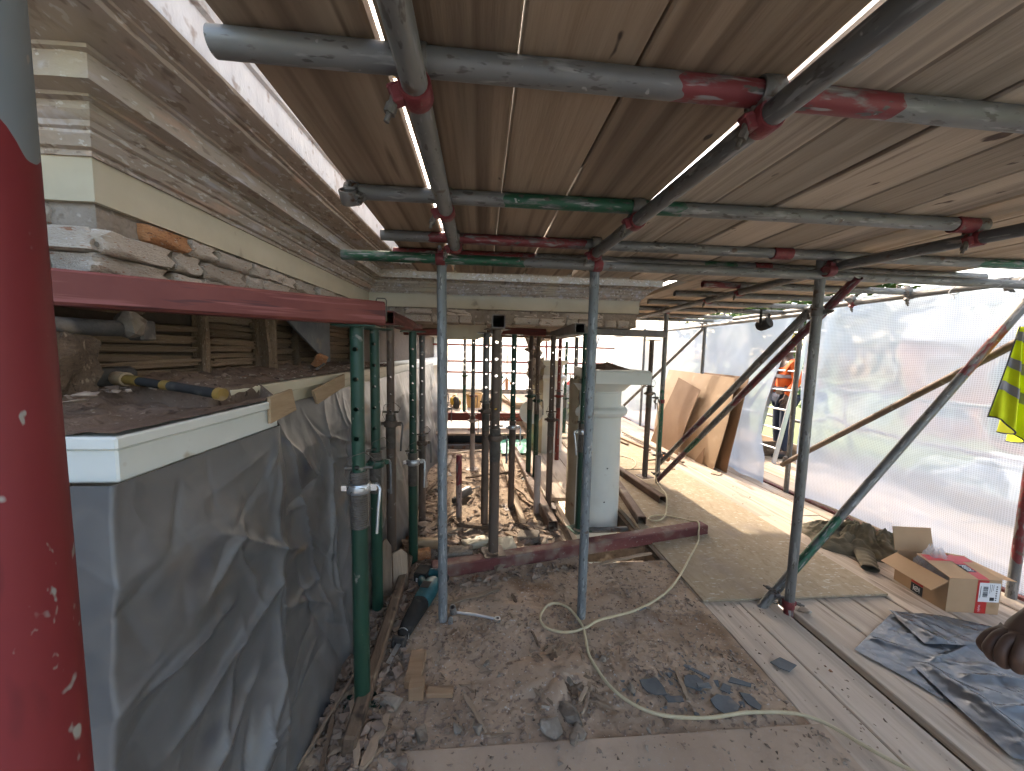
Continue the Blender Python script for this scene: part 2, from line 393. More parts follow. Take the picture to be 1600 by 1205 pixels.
M_iron = mat('dark_iron', (.06, .055, .052), (.10, .088, .078), scale=18, rough=.65, bump=.3, metal=.3, spots=(((.2, .165, .135), .58, 9, .1),))
M_poly = mat('grey_polythene', (.098, .097, .098), (.13, .128, .126), scale=2.0, rough=.38, bump=.32, offset=False, bscale=9, spec=.55, bdist=.02, crumple=4.0,
             spots=(((.185, .168, .15), .52, 2.6, .14), ((.22, .155, .095), .60, 2.4, .10, (1, .5, 1.4)), ((.05, .056, .068), .56, 2.6, .12)))
M_polyb = mat('black_polythene', (.07, .076, .086), (.10, .107, .118), scale=3.0, rough=.27, bump=.5, offset=False, bscale=10, spec=.6, bdist=.012, crumple=8, spots=(((.17, .16, .15), .60, 3.5, .2), ((.035, .04, .05), .62, 4, .1)))
M_card = mat('cardboard', (.44, .29, .17), (.40, .26, .15), scale=6, rough=.85, bump=.06, spots=(((.30, .18, .08), .66, 5, .12),))
M_hboard = mat('bent_hardboard', (.43, .305, .20), (.38, .265, .17), scale=3, rough=.75, bump=.05, offset=False, spots=(((.48, .36, .25), .58, 4, .15),))
M_hboard2 = mat('brown_hardboard', (.25, .15, .085), (.21, .122, .068), scale=3, rough=.7, bump=.05, offset=False)
M_tape = mat('red_tape', (.50, .03, .025), (.42, .022, .02), scale=12, rough=.35, bump=.05, offset=False)
M_label = mat('white_label', (.74, .75, .76), (.70, .71, .73), scale=10, rough=.6, bump=0, offset=False)
M_ink = mat('black_ink', (.025, .025, .03), (.03, .03, .035), scale=10, rough=.6, bump=0, offset=False)
M_vest = mat('yellow_hi_vis', (.80, .88, .015), (.70, .78, .012), scale=9, rough=.75, bump=.15, bscale=300, offset=False)
M_reft = mat('grey_reflective_tape', (.32, .31, .32), (.27, .26, .28), scale=9, rough=.4, bump=.1, offset=False)
M_orange = mat('orange_hi_vis', (.75, .13, .015), (.62, .10, .012), scale=9, rough=.75, bump=.1)
M_navy = mat('navy_trousers', (.02, .03, .055), (.03, .04, .07), scale=12, rough=.9, bump=.2)
M_skin = mat('skin', (.095, .052, .036), (.075, .04, .027), scale=12, rough=.5, bump=.08)  # extra dark: the shadow on the near hand is put into this colour
M_hair = mat('hair', (.05, .03, .02), (.03, .02, .015), scale=60, rough=.6, bump=.3)
M_blackc = mat('black_cloth', (.012, .012, .014), (.02, .02, .022), scale=20, rough=.9, bump=.2)
M_jacket = mat('olive_work_jacket', (.13, .115, .08), (.175, .15, .105), scale=5, rough=.95, bump=.3, bscale=60, offset=False, spots=(((.065, .06, .05), .60, 4, .1), ((.25, .215, .16), .63, 6, .1)))
M_alu = mat('aluminium', (.62, .63, .64), (.52, .53, .54), scale=12, rough=.35, bump=.05, metal=.7)
M_bucket = mat('tan_bucket', (.55, .38, .18), (.48, .32, .15), scale=6, rough=.6, bump=.1)
M_ytool = mat('yellow_tool', (.62, .38, .02), (.5, .3, .015), scale=8, rough=.5, bump=.05)
M_gtub = mat('green_tub', (.34, .50, .14), (.28, .42, .11), scale=6, rough=.5, bump=.05)
M_greenp = mat('green_plastic', (.10, .42, .27), (.08, .36, .22), scale=6, rough=.5, bump=.05)
M_block = mat('pale_block', (.50, .51, .50), (.42, .43, .42), scale=12, rough=.95, bump=.3)
M_redbag = mat('red_bag', (.62, .07, .035), (.5, .05, .03), scale=10, rough=.5, bump=.2)
M_grass = mat('grass', (.065, .095, .03), (.095, .125, .045), scale=1.2, rough=1, bump=.4, bscale=20, offset=False, spots=(((.14, .16, .06), .6, .35, .2),))
M_gravel = mat('drive', (.36, .33, .29), (.28, .255, .225), scale=3, rough=1, bump=.4, bscale=40, offset=False)
M_hbrick = mat('red_house_brick', (.40, .20, .15), (.34, .17, .13), scale=8, stretch=(1, 1, 4), rough=.95, bump=.2, offset=False)
M_hroof = mat('slate_roof', (.17, .17, .18), (.12, .12, .13), scale=5, stretch=(1, 3, 1), rough=.8, bump=.2, offset=False)
M_glass = mat('window_glass', (.05, .06, .07), (.07, .08, .09), scale=2, rough=.1, bump=0, spec=.8)
M_leaf = mat('leaves', (.05, .095, .02), (.09, .14, .035), scale=1.5, rough=.8, bump=0, rand=.25, offset=False)
M_bark = mat('bark', (.10, .075, .055), (.15, .115, .085), scale=5, stretch=(2, 2, .5), rough=1, bump=.6)
M_van = mat('white_van_paint', (.75, .76, .77), (.72, .73, .74), scale=3, rough=.25, bump=0)
M_tyre = mat('tyre', (.02, .02, .02), (.03, .03, .03), scale=30, rough=.9, bump=.1)
M_pipewhite = mat('white_stub', (.45, .38, .34), (.35, .29, .26), scale=9, rough=.7, bump=.1)
M_houser = mat('house_render', (.42, .38, .31), (.36, .32, .26), scale=4, rough=.95, bump=.2, offset=False)

def sheet_mat(name, veil, grid, col=(.52, .555, .615), cell=.011, blur=0.0):
    """clear reinforced sheeting: part see-through, part milky, with woven threads"""
    m = bpy.data.materials.new(name); m.use_nodes = True
    t = m.node_tree; N = t.nodes; Lk = t.links.new
    out = N['Material Output']; N.remove(N['Principled BSDF'])
    tr = N.new('ShaderNodeBsdfTransparent'); tr.inputs[0].default_value = (.95, .97, 1, 1)
    if blur:
        rf_ = N.new('ShaderNodeBsdfRefraction'); rf_.inputs['Roughness'].default_value = blur; rf_.inputs['IOR'].default_value = 1.13
        rf_.inputs['Color'].default_value = (.95, .97, 1, 1)
        mb_ = N.new('ShaderNodeMixShader'); mb_.inputs[0].default_value = .70
        Lk(tr.outputs[0], mb_.inputs[1]); Lk(rf_.outputs[0], mb_.inputs[2]); tr = mb_
    tl = N.new('ShaderNodeBsdfTranslucent'); tl.inputs[0].default_value = (*col, 1)
    df = N.new('ShaderNodeBsdfDiffuse'); df.inputs[0].default_value = (*col, 1)
    gl = N.new('ShaderNodeBsdfGlossy'); gl.inputs['Roughness'].default_value = .25
    mx = N.new('ShaderNodeMixShader'); mx.inputs[0].default_value = .30; Lk(tl.outputs[0], mx.inputs[1]); Lk(df.outputs[0], mx.inputs[2])
    mg = N.new('ShaderNodeMixShader'); mg.inputs[0].default_value = .05; Lk(mx.outputs[0], mg.inputs[1]); Lk(gl.outputs[0], mg.inputs[2])
    fin = N.new('ShaderNodeMixShader')
    uv = N.new('ShaderNodeUVMap')
    ns = N.new('ShaderNodeTexNoise'); ns.inputs['Scale'].default_value = 1.6; ns.inputs['Detail'].default_value = 5
    Lk(uv.outputs[0], ns.inputs['Vector'])
    mr = N.new('ShaderNodeMapRange'); mr.inputs['From Min'].default_value = .3; mr.inputs['From Max'].default_value = .7
    mr.inputs['To Min'].default_value = veil-.10; mr.inputs['To Max'].default_value = veil+.10
    Lk(ns.outputs['Fac'], mr.inputs['Value']); fac = mr.outputs[0]
    if grid:
        sx = N.new('ShaderNodeSeparateXYZ'); Lk(uv.outputs[0], sx.inputs[0])
        ws = []
        for ax in ('X', 'Y'):
            a = N.new('ShaderNodeMath'); a.operation = 'MULTIPLY'; a.inputs[1].default_value = 2*math.pi/cell; Lk(sx.outputs[ax], a.inputs[0])
            b = N.new('ShaderNodeMath'); b.operation = 'COSINE'; Lk(a.outputs[0], b.inputs[0])
            c = N.new('ShaderNodeMapRange'); c.inputs['From Min'].default_value = .35; c.inputs['From Max'].default_value = .8; Lk(b.outputs[0], c.inputs['Value']); ws.append(c.outputs[0])
        mxm = N.new('ShaderNodeMath'); mxm.operation = 'MAXIMUM'; Lk(ws[0], mxm.inputs[0]); Lk(ws[1], mxm.inputs[1])
        k = N.new('ShaderNodeMath'); k.operation = 'MULTIPLY_ADD'; k.inputs[1].default_value = grid; k.use_clamp = True
        Lk(mxm.outputs[0], k.inputs[0]); Lk(fac, k.inputs[2]); fac = k.outputs[0]
    Lk(fac, fin.inputs[0]); Lk(tr.outputs[0], fin.inputs[1]); Lk(mg.outputs[0], fin.inputs[2])
    Lk(fin.outputs[0], out.inputs['Surface'])
    return m
M_sheet = sheet_mat('mesh_reinforced_sheeting', .60, .27, cell=.0135, blur=.17)
M_sheetfar = sheet_mat('clear_sheeting', .76, .1)
M_roofsh = sheet_mat('corrugated_clear_roofing', .90, 0, (.62, .58, .52))
M_sheetthin = sheet_mat('thin_clear_sheeting', .48, .08)
M_bag = sheet_mat('clear_plastic_bag', .45, 0, (.9, .9, .92))

def sheet_obj(name, mat_, nu, nv, fn, uvsize, parent=None, keep=None):
    mb = MB().grid(nu, nv, fn, keep=keep)
    me = mb.mesh(name, smooth=80)
    uvl = me.uv_layers.new(name='UVMap')
    W_, H_ = uvsize
    for lp in me.loops:
        vi = lp.vertex_index; j, i = divmod(vi, nu+1)
        uvl.data[lp.index].uv = (i/nu*W_, j/nv*H_)
    return link(name, me, mat_, parent)

# ------------------------------------------------------------------ setting: ground, house, garden
GZ = -3.2
tag(MB().add([(-300,-300,GZ),(300,-300,GZ),(300,300,GZ),(-300,300,GZ)], [(0,1,2,3)]).build('ground', M_grass, smooth=0), kind='structure')
tag(MB().add([(5.6,-60,GZ+.012),(9.4,-60,GZ+.012),(9.4,120,GZ+.012),(5.6,120,GZ+.012)], [(0,1,2,3)]).build('driveway', M_gravel, smooth=0), kind='structure')
tag(MB().add([(-40,-45,GZ+.02),(4.9,-45,GZ+.02),(4.9,30,GZ+.02),(-40,30,GZ+.02)], [(0,1,2,3)]).build('paving', M_gravel, smooth=0), kind='structure')  # mostly unseen; widened so bounce light is warm, not grass green

# the house being repaired: the wall behind the laths and below the ledge, and the storey above
hw = MB()
hw.box(-7, -1.24, 1.06, 10.5, GZ, 4.2)
hw.box(-7, -.98, 1.20, 10.5, GZ, 1.16)
hw.box(-1.24, -.97, 1.10, 10.5, 1.79, 4.2)
tag(hw.build('house_wall', M_houser, smooth=0), kind='structure')

# --- entablature: frieze, worn mouldings, pale fascia on top, swept round the corners
PATH = [V(-3.4, 1.02), V(-.95, 1.02), V(-.89, 3.03), V(1.31, 3.03), V(1.31, 7.2)]
def path_samples(step):
    out = []
    n = len(PATH)
    nor = []
    for i in range(n-1):
        d = (PATH[i+1]-PATH[i]).normalized(); nor.append(Vector((d.y, -d.x)))
    for i in range(n-1):
        L = (PATH[i+1]-PATH[i]).length; k = max(1, int(L/step))
        m0 = nor[i] if i == 0 else (nor[i-1]+nor[i])/(1+nor[i-1].dot(nor[i]))
        m1 = nor[i] if i == n-2 else (nor[i]+nor[i+1])/(1+nor[i].dot(nor[i+1]))
        for j in range(k + (1 if i == n-2 else 0)):
            u = j/k
            out.append((PATH[i].lerp(PATH[i+1], u), m0.lerp(m1, u)))
    return out
def sweep(prof, step, amp, seed, mi_fn=None):
    S = path_samples(step); mb = MB(); P = len(prof); vs = []
    for a, (p, m) in enumerate(S):
        for i, (t, z) in enumerate(prof):
            ends = i in (0, P-1)
            e = 0 if ends else amp*fbm(p.x*9+seed, p.y*9, i*1.7, 3) + amp*.7*fbm(p.x*34, p.y*34+seed, i*3.1, 2)
            vs.append((p.x+m.x*(t+e), p.y+m.y*(t+e), z+e*.6))
    fs = []
    for a in range(len(S)-1):
        for i in range(P-1):
            fs.append((a*P+i, (a+1)*P+i, (a+1)*P+i+1, a*P+i+1))
    mb.add(vs, fs)
    return mb
ent = empty('entablature', (0, 0, 0), 0, 'long worn plaster cornice and cream frieze along the house wall and portico', 'cornice')
sweep([(-.05, 1.797), (0, 1.797), (0, 1.85), (0, 1.899), (.002, 1.903)], .05, .0012, 1).build('frieze', M_frieze, ent, smooth=50)
sweep([(-.01, 1.900), (.007, 1.901), (.008, 1.913), (.02, 1.916), (.024, 1.922), (.034, 1.934), (.037, 1.938), (.037, 1.944), (.046, 1.948), (.052, 1.958), (.064, 1.964), (.067, 1.968),
       (.072, 1.972), (.074, 1.986), (.09, 1.988), (.091, 1.994), (.131, 1.999), (.131, 2.012), (.132, 2.05), (.142, 2.052), (.143, 2.059), (.150, 2.059), (.165, 2.063), (.20, 2.069), (.236, 2.077),
       (.238, 2.087), (.25, 2.089), (.252, 2.094), (.275, 2.098), (.30, 2.106), (.304, 2.112)], .022, .0020, 5).build('moulding', M_corn, ent, smooth=28)
sweep([(.304, 2.112), (.306, 2.118), (.307, 2.20), (.318, 2.205), (.324, 2.225), (.345, 2.25), (.35, 2.31), (-.2, 2.36)], .05, .0012, 11).build('fascia', M_fascia, ent, smooth=40)
sweep([(-.34, 1.80), (-.34, 1.694), (-.012, 1.692), (-.014, 1.797)], .03, .006, 17).build('mortar_bed', M_mortar, ent, smooth=60)

def rough_block(seed, j=.05, bev=.06, cuts=2):
    random.seed(seed)
    bm = bmesh.new(); bmesh.ops.create_cube(bm, size=1.0)
    bmesh.ops.bevel(bm, geom=bm.edges[:], offset=bev, segments=1, affect='EDGES')
    bmesh.ops.subdivide_edges(bm, edges=[e for e in bm.edges if e.calc_length() > .4], cuts=cuts, use_grid_fill=True)
    for v in bm.verts:
        v.co += Vector((fbm(v.co.x*2.3+seed, v.co.y*2.3, v.co.z*2.3), fbm(v.co.x*2.3, v.co.y*2.3+seed, 5+v.co.z*2.3), fbm(v.co.x*2.3, 9+v.co.y*2.3, v.co.z*2.3+seed)))*j*2
    me = bpy.data.meshes.new('rough_block'); bm.to_mesh(me); bm.free()
    me.polygons.foreach_set('use_smooth', [True]*len(me.polygons)); me.set_sharp_from_angle(angle=R_(40))
    return me
BR = []
for k in range(6):
    me = rough_block(20+k, .045); me.materials.append(M_bricko if k == 5 else M_brick); BR.append(me)
def piece(me, name, parent, c, size, rot=(0, 0, 0)):
    o = bpy.data.objects.new(name, me); COL.objects.link(o); o.parent = parent
    o.location = c; o.scale = size; o.rotation_euler = rot
    return o
random.seed(3)
# left wall, two courses
for ci, (z0, z1) in enumerate(((1.680, 1.737), (1.742, 1.791))):
    y = 1.03 + (.11 if ci else 0); first = True
    while y < 3.0:
        L = random.choice((.11, .11, .2)) if ci else random.choice((.215, .215, .11))
        if ci == 1 and y < 1.2: me = BR[5]; L = .15
        else: me = BR[random.randrange(5)]
        if not (ci == 0 and 1.75 < y < 1.98):
            x = lerp(-.95, -.89, (y-1.02)/2.01)
            piece(me, 'brick', ent, (x-.085+random.uniform(-.012, .006), y+L/2, (z0+z1)/2), (.19, L-.008, z1-z0), (0, random.uniform(-.03, .03), R_(-1.7)+random.uniform(-.02, .02)))
        y += L + .004
y = 1.03
while y < 1.62:
    L = random.choice((.215, .11)); x = lerp(-.95, -.89, (y-1.02)/2.01)
    piece(BR[random.randrange(5)], 'brick', ent, (x-.095+random.uniform(-.02, .004), y+L/2, 1.652), (.19, L-.008, .05), (0, random.uniform(-.04, .04), R_(-1.7)+random.uniform(-.03, .03)))
    y += L+.004
x = -.96
while x > -1.8:
    L = random.choice((.215, .11))
    piece(BR[random.randrange(5)], 'brick', ent, (x-L/2, 1.11+random.uniform(-.005, .015), 1.652), (L-.008, .19, .05), (0, 0, random.uniform(-.02, .02)))
    x -= L+.004
# face towards the camera and portico front
tb_ = rough_block(95, .05, .08, 4); tb_.materials.append(M_lath)
piece(tb_, 'lintel', ent, (-1.02, 1.82, 1.664), (.10, .42, .03), (0, 0, R_(-1.7)))
for ci, (z0, z1) in enumerate(((1.680, 1.737), (1.742, 1.791))):
    x = -.96 - (.1 if ci else 0)
    while x > -1.8:
        L = random.choice((.215, .11))
        piece(BR[random.randrange(5)], 'brick', ent, (x-L/2, 1.02+.088+random.uniform(-.005, .01), (z0+z1)/2), (L-.008, .19, z1-z0), (0, 0, random.uniform(-.02, .02)))
        x -= L+.004
    x = -.84
    while x < 1.28:
        L = random.choice((.215, .215, .105)); L = min(L, 1.31-x)
        if L < .05: break
        if not (ci == 1 and random.random() < .12):
            piece(BR[random.randrange(5)], 'brick', ent, (x+L/2, 3.03+.10+random.uniform(-.012, .02), (z0+z1)/2), (L-.008, .19, z1-z0), (random.uniform(-.04, .04), 0, random.uniform(-.02, .02)))
        x += L+.004
for k in range(12):
    piece(BR[k % 5], 'brick', ent, (1.31-.10, 3.35+k*.22, 1.745), (.19, .208, .085))

# torn laths and hair plaster hanging under the portico, portico soffit
pc = MB()
pc.grid(36, 24, lambda u, v: (lerp(-.95, 1.04, u), lerp(3.42, 4.9, v) + .06*fbm(u*9, v*3, 1), 1.735 - .02*abs(fbm(u*6, v*6, 3)) - .008))
pc.box(-.95, 1.04, 3.42, 4.8, 1.75, 1.8)
tag(pc.build('portico_ceiling', M_mortar, smooth=60), 'brown broken lath and plaster ceiling inside the portico', 'ceiling', kind='structure')
hp = MB().prism([(-.40, 1.70), (.045, 1.70), (.045, 1.605), (.02, 1.585), (-.02, 1.58), (-.04, 1.565), (-.40, 1.56)], 0, .09, M=Matrix(((1,0,0,0),(0,0,1,3.40),(0,1,0,0),(0,0,0,1))))
tag(hp.build('hanging_plaster_block', M_cream, bevel=.006), 'cream slab of old plaster left hanging under the portico beam', 'plaster')

# --- lath wall in the opened-up band
lw = empty('lath_wall', (0, 0, 0), 0, 'opened-up wall of old split wooden laths above the dirty ledge', 'wall')
MB().box(-1.235, -1.185, .72, 9.5, 1.22, 1.80).build('backing', M_darkwall, lw, smooth=0)
LB = []
for k in range(5):
    me = rough_block(60+k, .10, .12, 5); me.materials.append(M_lath); LB.append(me)
random.seed(11)
spans = [(.86, 1.62), (1.65, 2.0), (2.06, 2.40), (2.42, 2.74), (2.76, 3.35)]
for si, (a, b) in enumerate(spans):
    z = 1.275
    while z < 1.69:
        h = random.uniform(.024, .036)
        if random.random() < .985:
            a2 = a + (random.uniform(0, .05)); b2 = b - random.uniform(0, .03)
            if random.random() < .04: b2 = lerp(a2, b2, random.uniform(.4, .8))
            piece(LB[random.randrange(5)], 'lath', lw, (-1.168+random.uniform(-.008, .008), (a2+b2)/2, z+h/2), (.020, b2-a2, h*.95), (random.uniform(-.025, .025), random.uniform(-.1, .1), random.uniform(-.01, .01)))
        z += h + random.uniform(.001, .006)
for y, wd, d in ((1.635, .03, .012), (2.03, .065, .06), (2.41, .025, .01), (2.75, .025, .01), (3.4, .09, .08)):
    piece(LB[int(y*10) % 5], 'stud', lw, (-1.165+d/2, y, 1.48), (.04+d, wd, .42))
piece(LB[2], 'corner_post', lw, (-1.14, 1.02, 1.38), (.13, .15, .20))
tr = rough_block(90, .12, .08, 4); tr.materials.append(M_oldwood)
tag(piece(tr, 'rotten_timber', None, (-1.06, 1.00, 1.375), (.10, .13, .20), (0, 0, .1)), 'rotten orange-brown stump of corner timber standing on the ledge behind the red pole', 'timber')
tag(MB().prism([(1.90, 1.70), (2.66, 1.70), (2.66, 1.36), (2.60, 1.36)], 0, .012, M=Matrix(((0,0,1,-1.06),(1,0,0,0),(0,1,0,0),(0,0,0,1))), ).build('grey_brace_board', M_slate, smooth=0), 'grey triangular board braced behind the green prop above the ledge', 'board')

# --- the white and cream ledge with dirt on top
lg = empty('ledge', (0, 0, 0), 0, 'white painted ledge corner with cream ledge behind it, covered in dirt', 'ledge')
MB().box(-1.24, -.745, .805, 1.405, 1.163, 1.235).box(-1.24, -.735, .795, 1.405, 1.235, 1.262).build('white_fascia', M_white, lg, bevel=.004)
MB().box(-1.24, -.815, 1.41, 3.4, 1.215, 1.275).box(-1.24, -.80, 1.24, 3.4, 1.268, 1.313).build('cream_fascia', M_cream, lg, bevel=.005)
MB().box(-1.24, -.82, 3.4, 9.5, 1.20, 1.30).build('far_fascia', M_white, lg, bevel=.004)
def dz(u, v):
    y = lerp(.80, 3.5, v)
    e = -.738 if y < 1.15 else (-.738 if y < 1.395 else -.803)
    x = lerp(-1.17, e + .004*fbm(y*30, 2, 0), u)
    ze = 1.266 if (y < 1.16 or (y < 1.395 and x > -.80)) else 1.318
    low = y < 1.40 and x > -.82
    zz = (ze + .003 if low else lerp(1.345, ze, sstep(0, .8, u))) + (.02*fbm(x*8, y*8, 4)+.012*fbm(x*26, y*26, 1, 3))*(.25 if low else 1-u**8*.9)
    return (x, y, max(zz, ze))
tag(MB().grid(46, 200, dz).build('ledge_dirt', M_dirt, smooth=70), 'dark crumbly dirt lying on the ledge', 'dirt', kind='stuff')

# ------------------------------------------------------------------ decking: ground floor of the scaffold lift
deck = tag(empty('scaffold_deck', (0, 0, 0)), 'dusty scaffold boards of the working deck', 'deck', kind='structure')
def plank_mesh(name, L, wd, th, mat_):
    return MB().box(-wd/2, wd/2, 0, L, -th, 0).mesh(name, bevel=.004)
PM = {}
def plank(parent, x0, x1, y0, y1, ztop, mat_, name='plank', jitter=True):
    key = (round(x1-x0, 3), round(y1-y0, 2), mat_.name)
    if key not in PM:
        me = MB().box(-(x1-x0)/2, (x1-x0)/2, 0, y1-y0, -.038, 0).mesh('plank', bevel=.005); me.materials.append(mat_); PM[key] = me
    o = bpy.data.objects.new(name, PM[key]); COL.objects.link(o); o.parent = parent
    o.location = ((x0+x1)/2, y0, ztop + (random.uniform(-.003, .003) if jitter else 0))
    o.rotation_euler = (random.uniform(-.0008, .0008), random.uniform(-.006, .006) if jitter else 0, random.uniform(-.0012, .0012) if jitter else 0)
    return o
random.seed(5)
xs = [1.325, 1.552, 1.778, None, 1.832, 2.055, 2.28, 2.505, 2.73, 2.955, 3.18, 3.33]
i = 0
edges = [(1.33, 1.548), (1.553, 1.772), (1.822, 2.052), (2.058, 2.277), (2.282, 2.502), (2.512, 2.728), (2.733, 2.952), (2.957, 3.176), (3.18, 3.325)]
for k, (a, b) in enumerate(edges):
    cut = 2.92 + (k % 2)*.16
    plank(deck, a, b, -1.4, cut-.006, -.002, M_plank)
    plank(deck, a, b, cut, 6.2, -.002, M_plank)
    plank(deck, a, b, 6.206, 9.3, -.002, M_plank)
# outer walkway beyond the sheeting
walk = tag(empty('outer_walkway', (0, 0, 0)), 'sunlit outer walkway of scaffold boards beyond the sheeting', 'walkway', kind='structure')
for k in range(5):
    a = 3.44 + k*.228
    plank(walk, a, a+.222, -1.4, 2.9, -.004, M_boardL)
    plank(walk, a, a+.222, 2.906, 9.3, -.004, M_boardL)
tb = tag(MB().box(4.60, 4.638, -1.4, 9.3, .0, .2).build('toe_board', M_boardL, bevel=.003), 'pale toe board along the outer edge of the walkway', 'toe board')
tag(MB().box(3.352, 3.385, 1.2, 9.3, -.06, .012).build('red_edge_strip', M_beamdust, bevel=.003), 'dark red strip along the foot of the clear sheeting', 'strip')

def floor_sheet(name, x0, x1, y0, y1, z, th, mat_, nu, nv, amp, seed, keep=None, label=None):
    def fn(u, v):
        x, y = lerp(x0, x1, u), lerp(y0, y1, v)
        e = min(u, 1-u, v, 1-v)
        h = amp*(fbm(x*3+seed, y*3, 0, 4)*.6 + abs(fbm(x*17, y*17+seed, 2, 4))*.55 + .35*fbm(x*48, y*48+seed, 7, 2))
        return (x, y, z + max(0, h)*min(1, e*18))
    mb = MB().grid(nu, nv, fn, keep=keep)
    o = mb.build(name, mat_, smooth=60)
    return tag(o, label, 'floor sheet', kind='structure')
floor_sheet('near_floor_sheet', -.66, 1.36, -1.3, 1.225, .016, .012, M_dust2, 150, 180, .006, 1)
MB().box(-.66, 1.36, -1.3, 1.224, .002, .0155).build('floor_sheet_edge', M_plankr, bpy.data.objects['near_floor_sheet'], smooth=0)
def keep1(u, v):
    x, y = lerp(-.66, 1.325, u), lerp(1.215, 2.62, v)
    return not (x > .76 and y > 2.385 + .04*(x-.8))
floor_sheet('dusty_floor_sheet', -.66, 1.325, 1.215, 2.62, 0, .012, M_dust, 230, 170, .016, 2, keep1)
MB().box(-.66, .76, 1.2, 2.62, -.03, -.004).box(.76, 1.32, 1.2, 2.38, -.03, -.004).build('floor_sheet_core', M_plankr, bpy.data.objects['dusty_floor_sheet'], smooth=0)
floor_sheet('bay_floor', -.80, .66, 2.60, 6.1, -.02, .01, M_baydust, 110, 200, .02, 3)
MB().box(-.8, .66, 2.6, 6.1, -.06, -.024).build('bay_floor_core', M_plankr, bpy.data.objects['bay_floor'], smooth=0)
ob = MB().box(1.328, 2.53, 1.955, 4.38, .003, .0155)
tag(ob.build('strand_board_sheet', M_osb, bevel=.002), 'pale strand board sheet laid over the scaffold boards on the right', 'floor sheet', kind='structure')
tag(MB().box(1.33, 2.50, 4.42, 6.84, .003, .0155).build('far_strand_board', M_osb, bevel=.002), 'far strand board sheet behind the column', 'floor sheet', kind='structure')
for k in range(3): plank(deck, .665+k*.222, .665+k*.222+.218, 3.56, 9.3, -.004, M_plank)
for k in range(11): plank(deck, .95+k*.232, .95+k*.232+.222, -1.4, 9.3, -1.95, M_boardG)  # lower boards added under the deck to keep its long gap dark
plank(deck, .635, .80, 2.64, 3.62, -.045, M_plank)
ub = MB()
random.seed(12)
y = -1.2
while y < 1.7:
    L = random.uniform(.25, .8); ub.box(1.785, 1.93, y, y+L, -.24, -.046); y += L + random.uniform(.01, .05)
tag(ub.build('gap_bearer', M_oldwood, smooth=0), 'dark timber bearer lying under the long deck gap', 'timber')
fj = MB()
for x in (.70, 1.29): fj.box(x, x+.05, 2.40, 3.9, -.16, -.035)
fj.box(.70, 1.34, 2.64, 2.69, -.14, -.04)
tag(fj.build('floor_joists', M_oldwood, smooth=0), 'brown joists showing in the floor opening by the column', 'joist')

# raised far end of the portico
fp = empty('far_platform', (0, 0, 0), 0, 'raised dusty platform at the far end of the bay', 'platform')
MB().box(-1.1, 1.3, 6.1, 9.3, .34, .42).build('top', M_dust2, fp, smooth=0)
MB().box(-1.1, .70, 5.60, 6.02, .17, .20).build('shelf', M_dust2, fp, smooth=0)
MB().box(-1.1, .70, 5.9, 6.1, -.1, .16).build('void_shade', M_polyb, fp, smooth=0)  # black box standing in for the shaded void below the shelf
MB().box(-1.1, .7, 5.50, 5.58, -.02, .045).build('kerb', M_beamgrey, fp, smooth=0)
tag(MB().box(-1.2, 3.4, 9.25, 9.28, -.1, .52).build('far_toe_boards', M_boardG, smooth=0), 'weathered boards along the bottom of the far white sheeting', 'boards')

# ------------------------------------------------------------------ boarded lift overhead
lift = tag(empty('overhead_boards', (0, 0, 0)), 'overhead lift of brown scaffold boards', 'boards', kind='structure')
ZB = 2.043     # top of the boards, underside 2.005
random.seed(9)
for a, b, m in ((-.455, -.199, M_board), (-.184, .0585, M_board), (.0625, .288, M_board), (.294, .600, M_board), (.640, .827, M_boardG), (.834, 1.056, M_boardG), (1.064, 1.300, M_boardG), (1.308, 1.535, M_boardG)):
    plank(lift, a, b, -.30, 2.66, ZB, m, 'board')
for k, (a, b, m) in enumerate(((1.543, 1.765, M_boardG), (1.772, 2.002, M_boardL), (2.008, 2.232, M_boardL), (2.239, 2.462, M_boardL), (2.469, 2.692, M_boardL), (2.699, 2.925, M_boardL))):
    plank(lift, a, b, -.30, 2.6+(k % 2)*.2, ZB, m, 'board')
    plank(lift, a, b, 2.604+(k % 2)*.2, 5.45, ZB, m, 'board')
tag(MB().box(.66, 2.92, -.28, 2.64, ZB+.006, ZB+.012).box(1.56, 2.92, 2.64, 5.43, ZB+.006, ZB+.012).box(.28, .31, -.28, 1.2, ZB+.006, ZB+.012).build('joint_light_block', M_plankr, smooth=0), 'thin sheet added on the overhead boards to block light through their joints', 'sheet', kind='structure')  # added to stop light from above, so the board joints stay dark

# clear corrugated roofing over the scaffold
nx = 150
def rf(u, v):
    x = lerp(-1.5, 3.6, u)
    return (x, lerp(-2.0, 4.6, v), 4.15 + .02*math.cos(2*math.pi*x/.076))
mbr = MB(); N_ = 67*6
def rf2(u, v):
    x = lerp(-1.5, 3.6, u); return (x, lerp(-.3, 4.6, v), 4.15 + .02*math.cos(2*math.pi*u*67))
ro = sheet_obj('temporary_roof', M_roofsh, N_, 1, rf2, (5.1, 6.6))
tag(ro, 'clear corrugated temporary roof glimpsed between the overhead boards', 'roof')
rp = MB()
for y in (.2, 1.4, 2.6, 3.8): rp.box(-1.5, 3.6, y, y+.05, 4.04, 4.12)
tag(rp.build('roof_battens', M_boardL, ro, smooth=0))

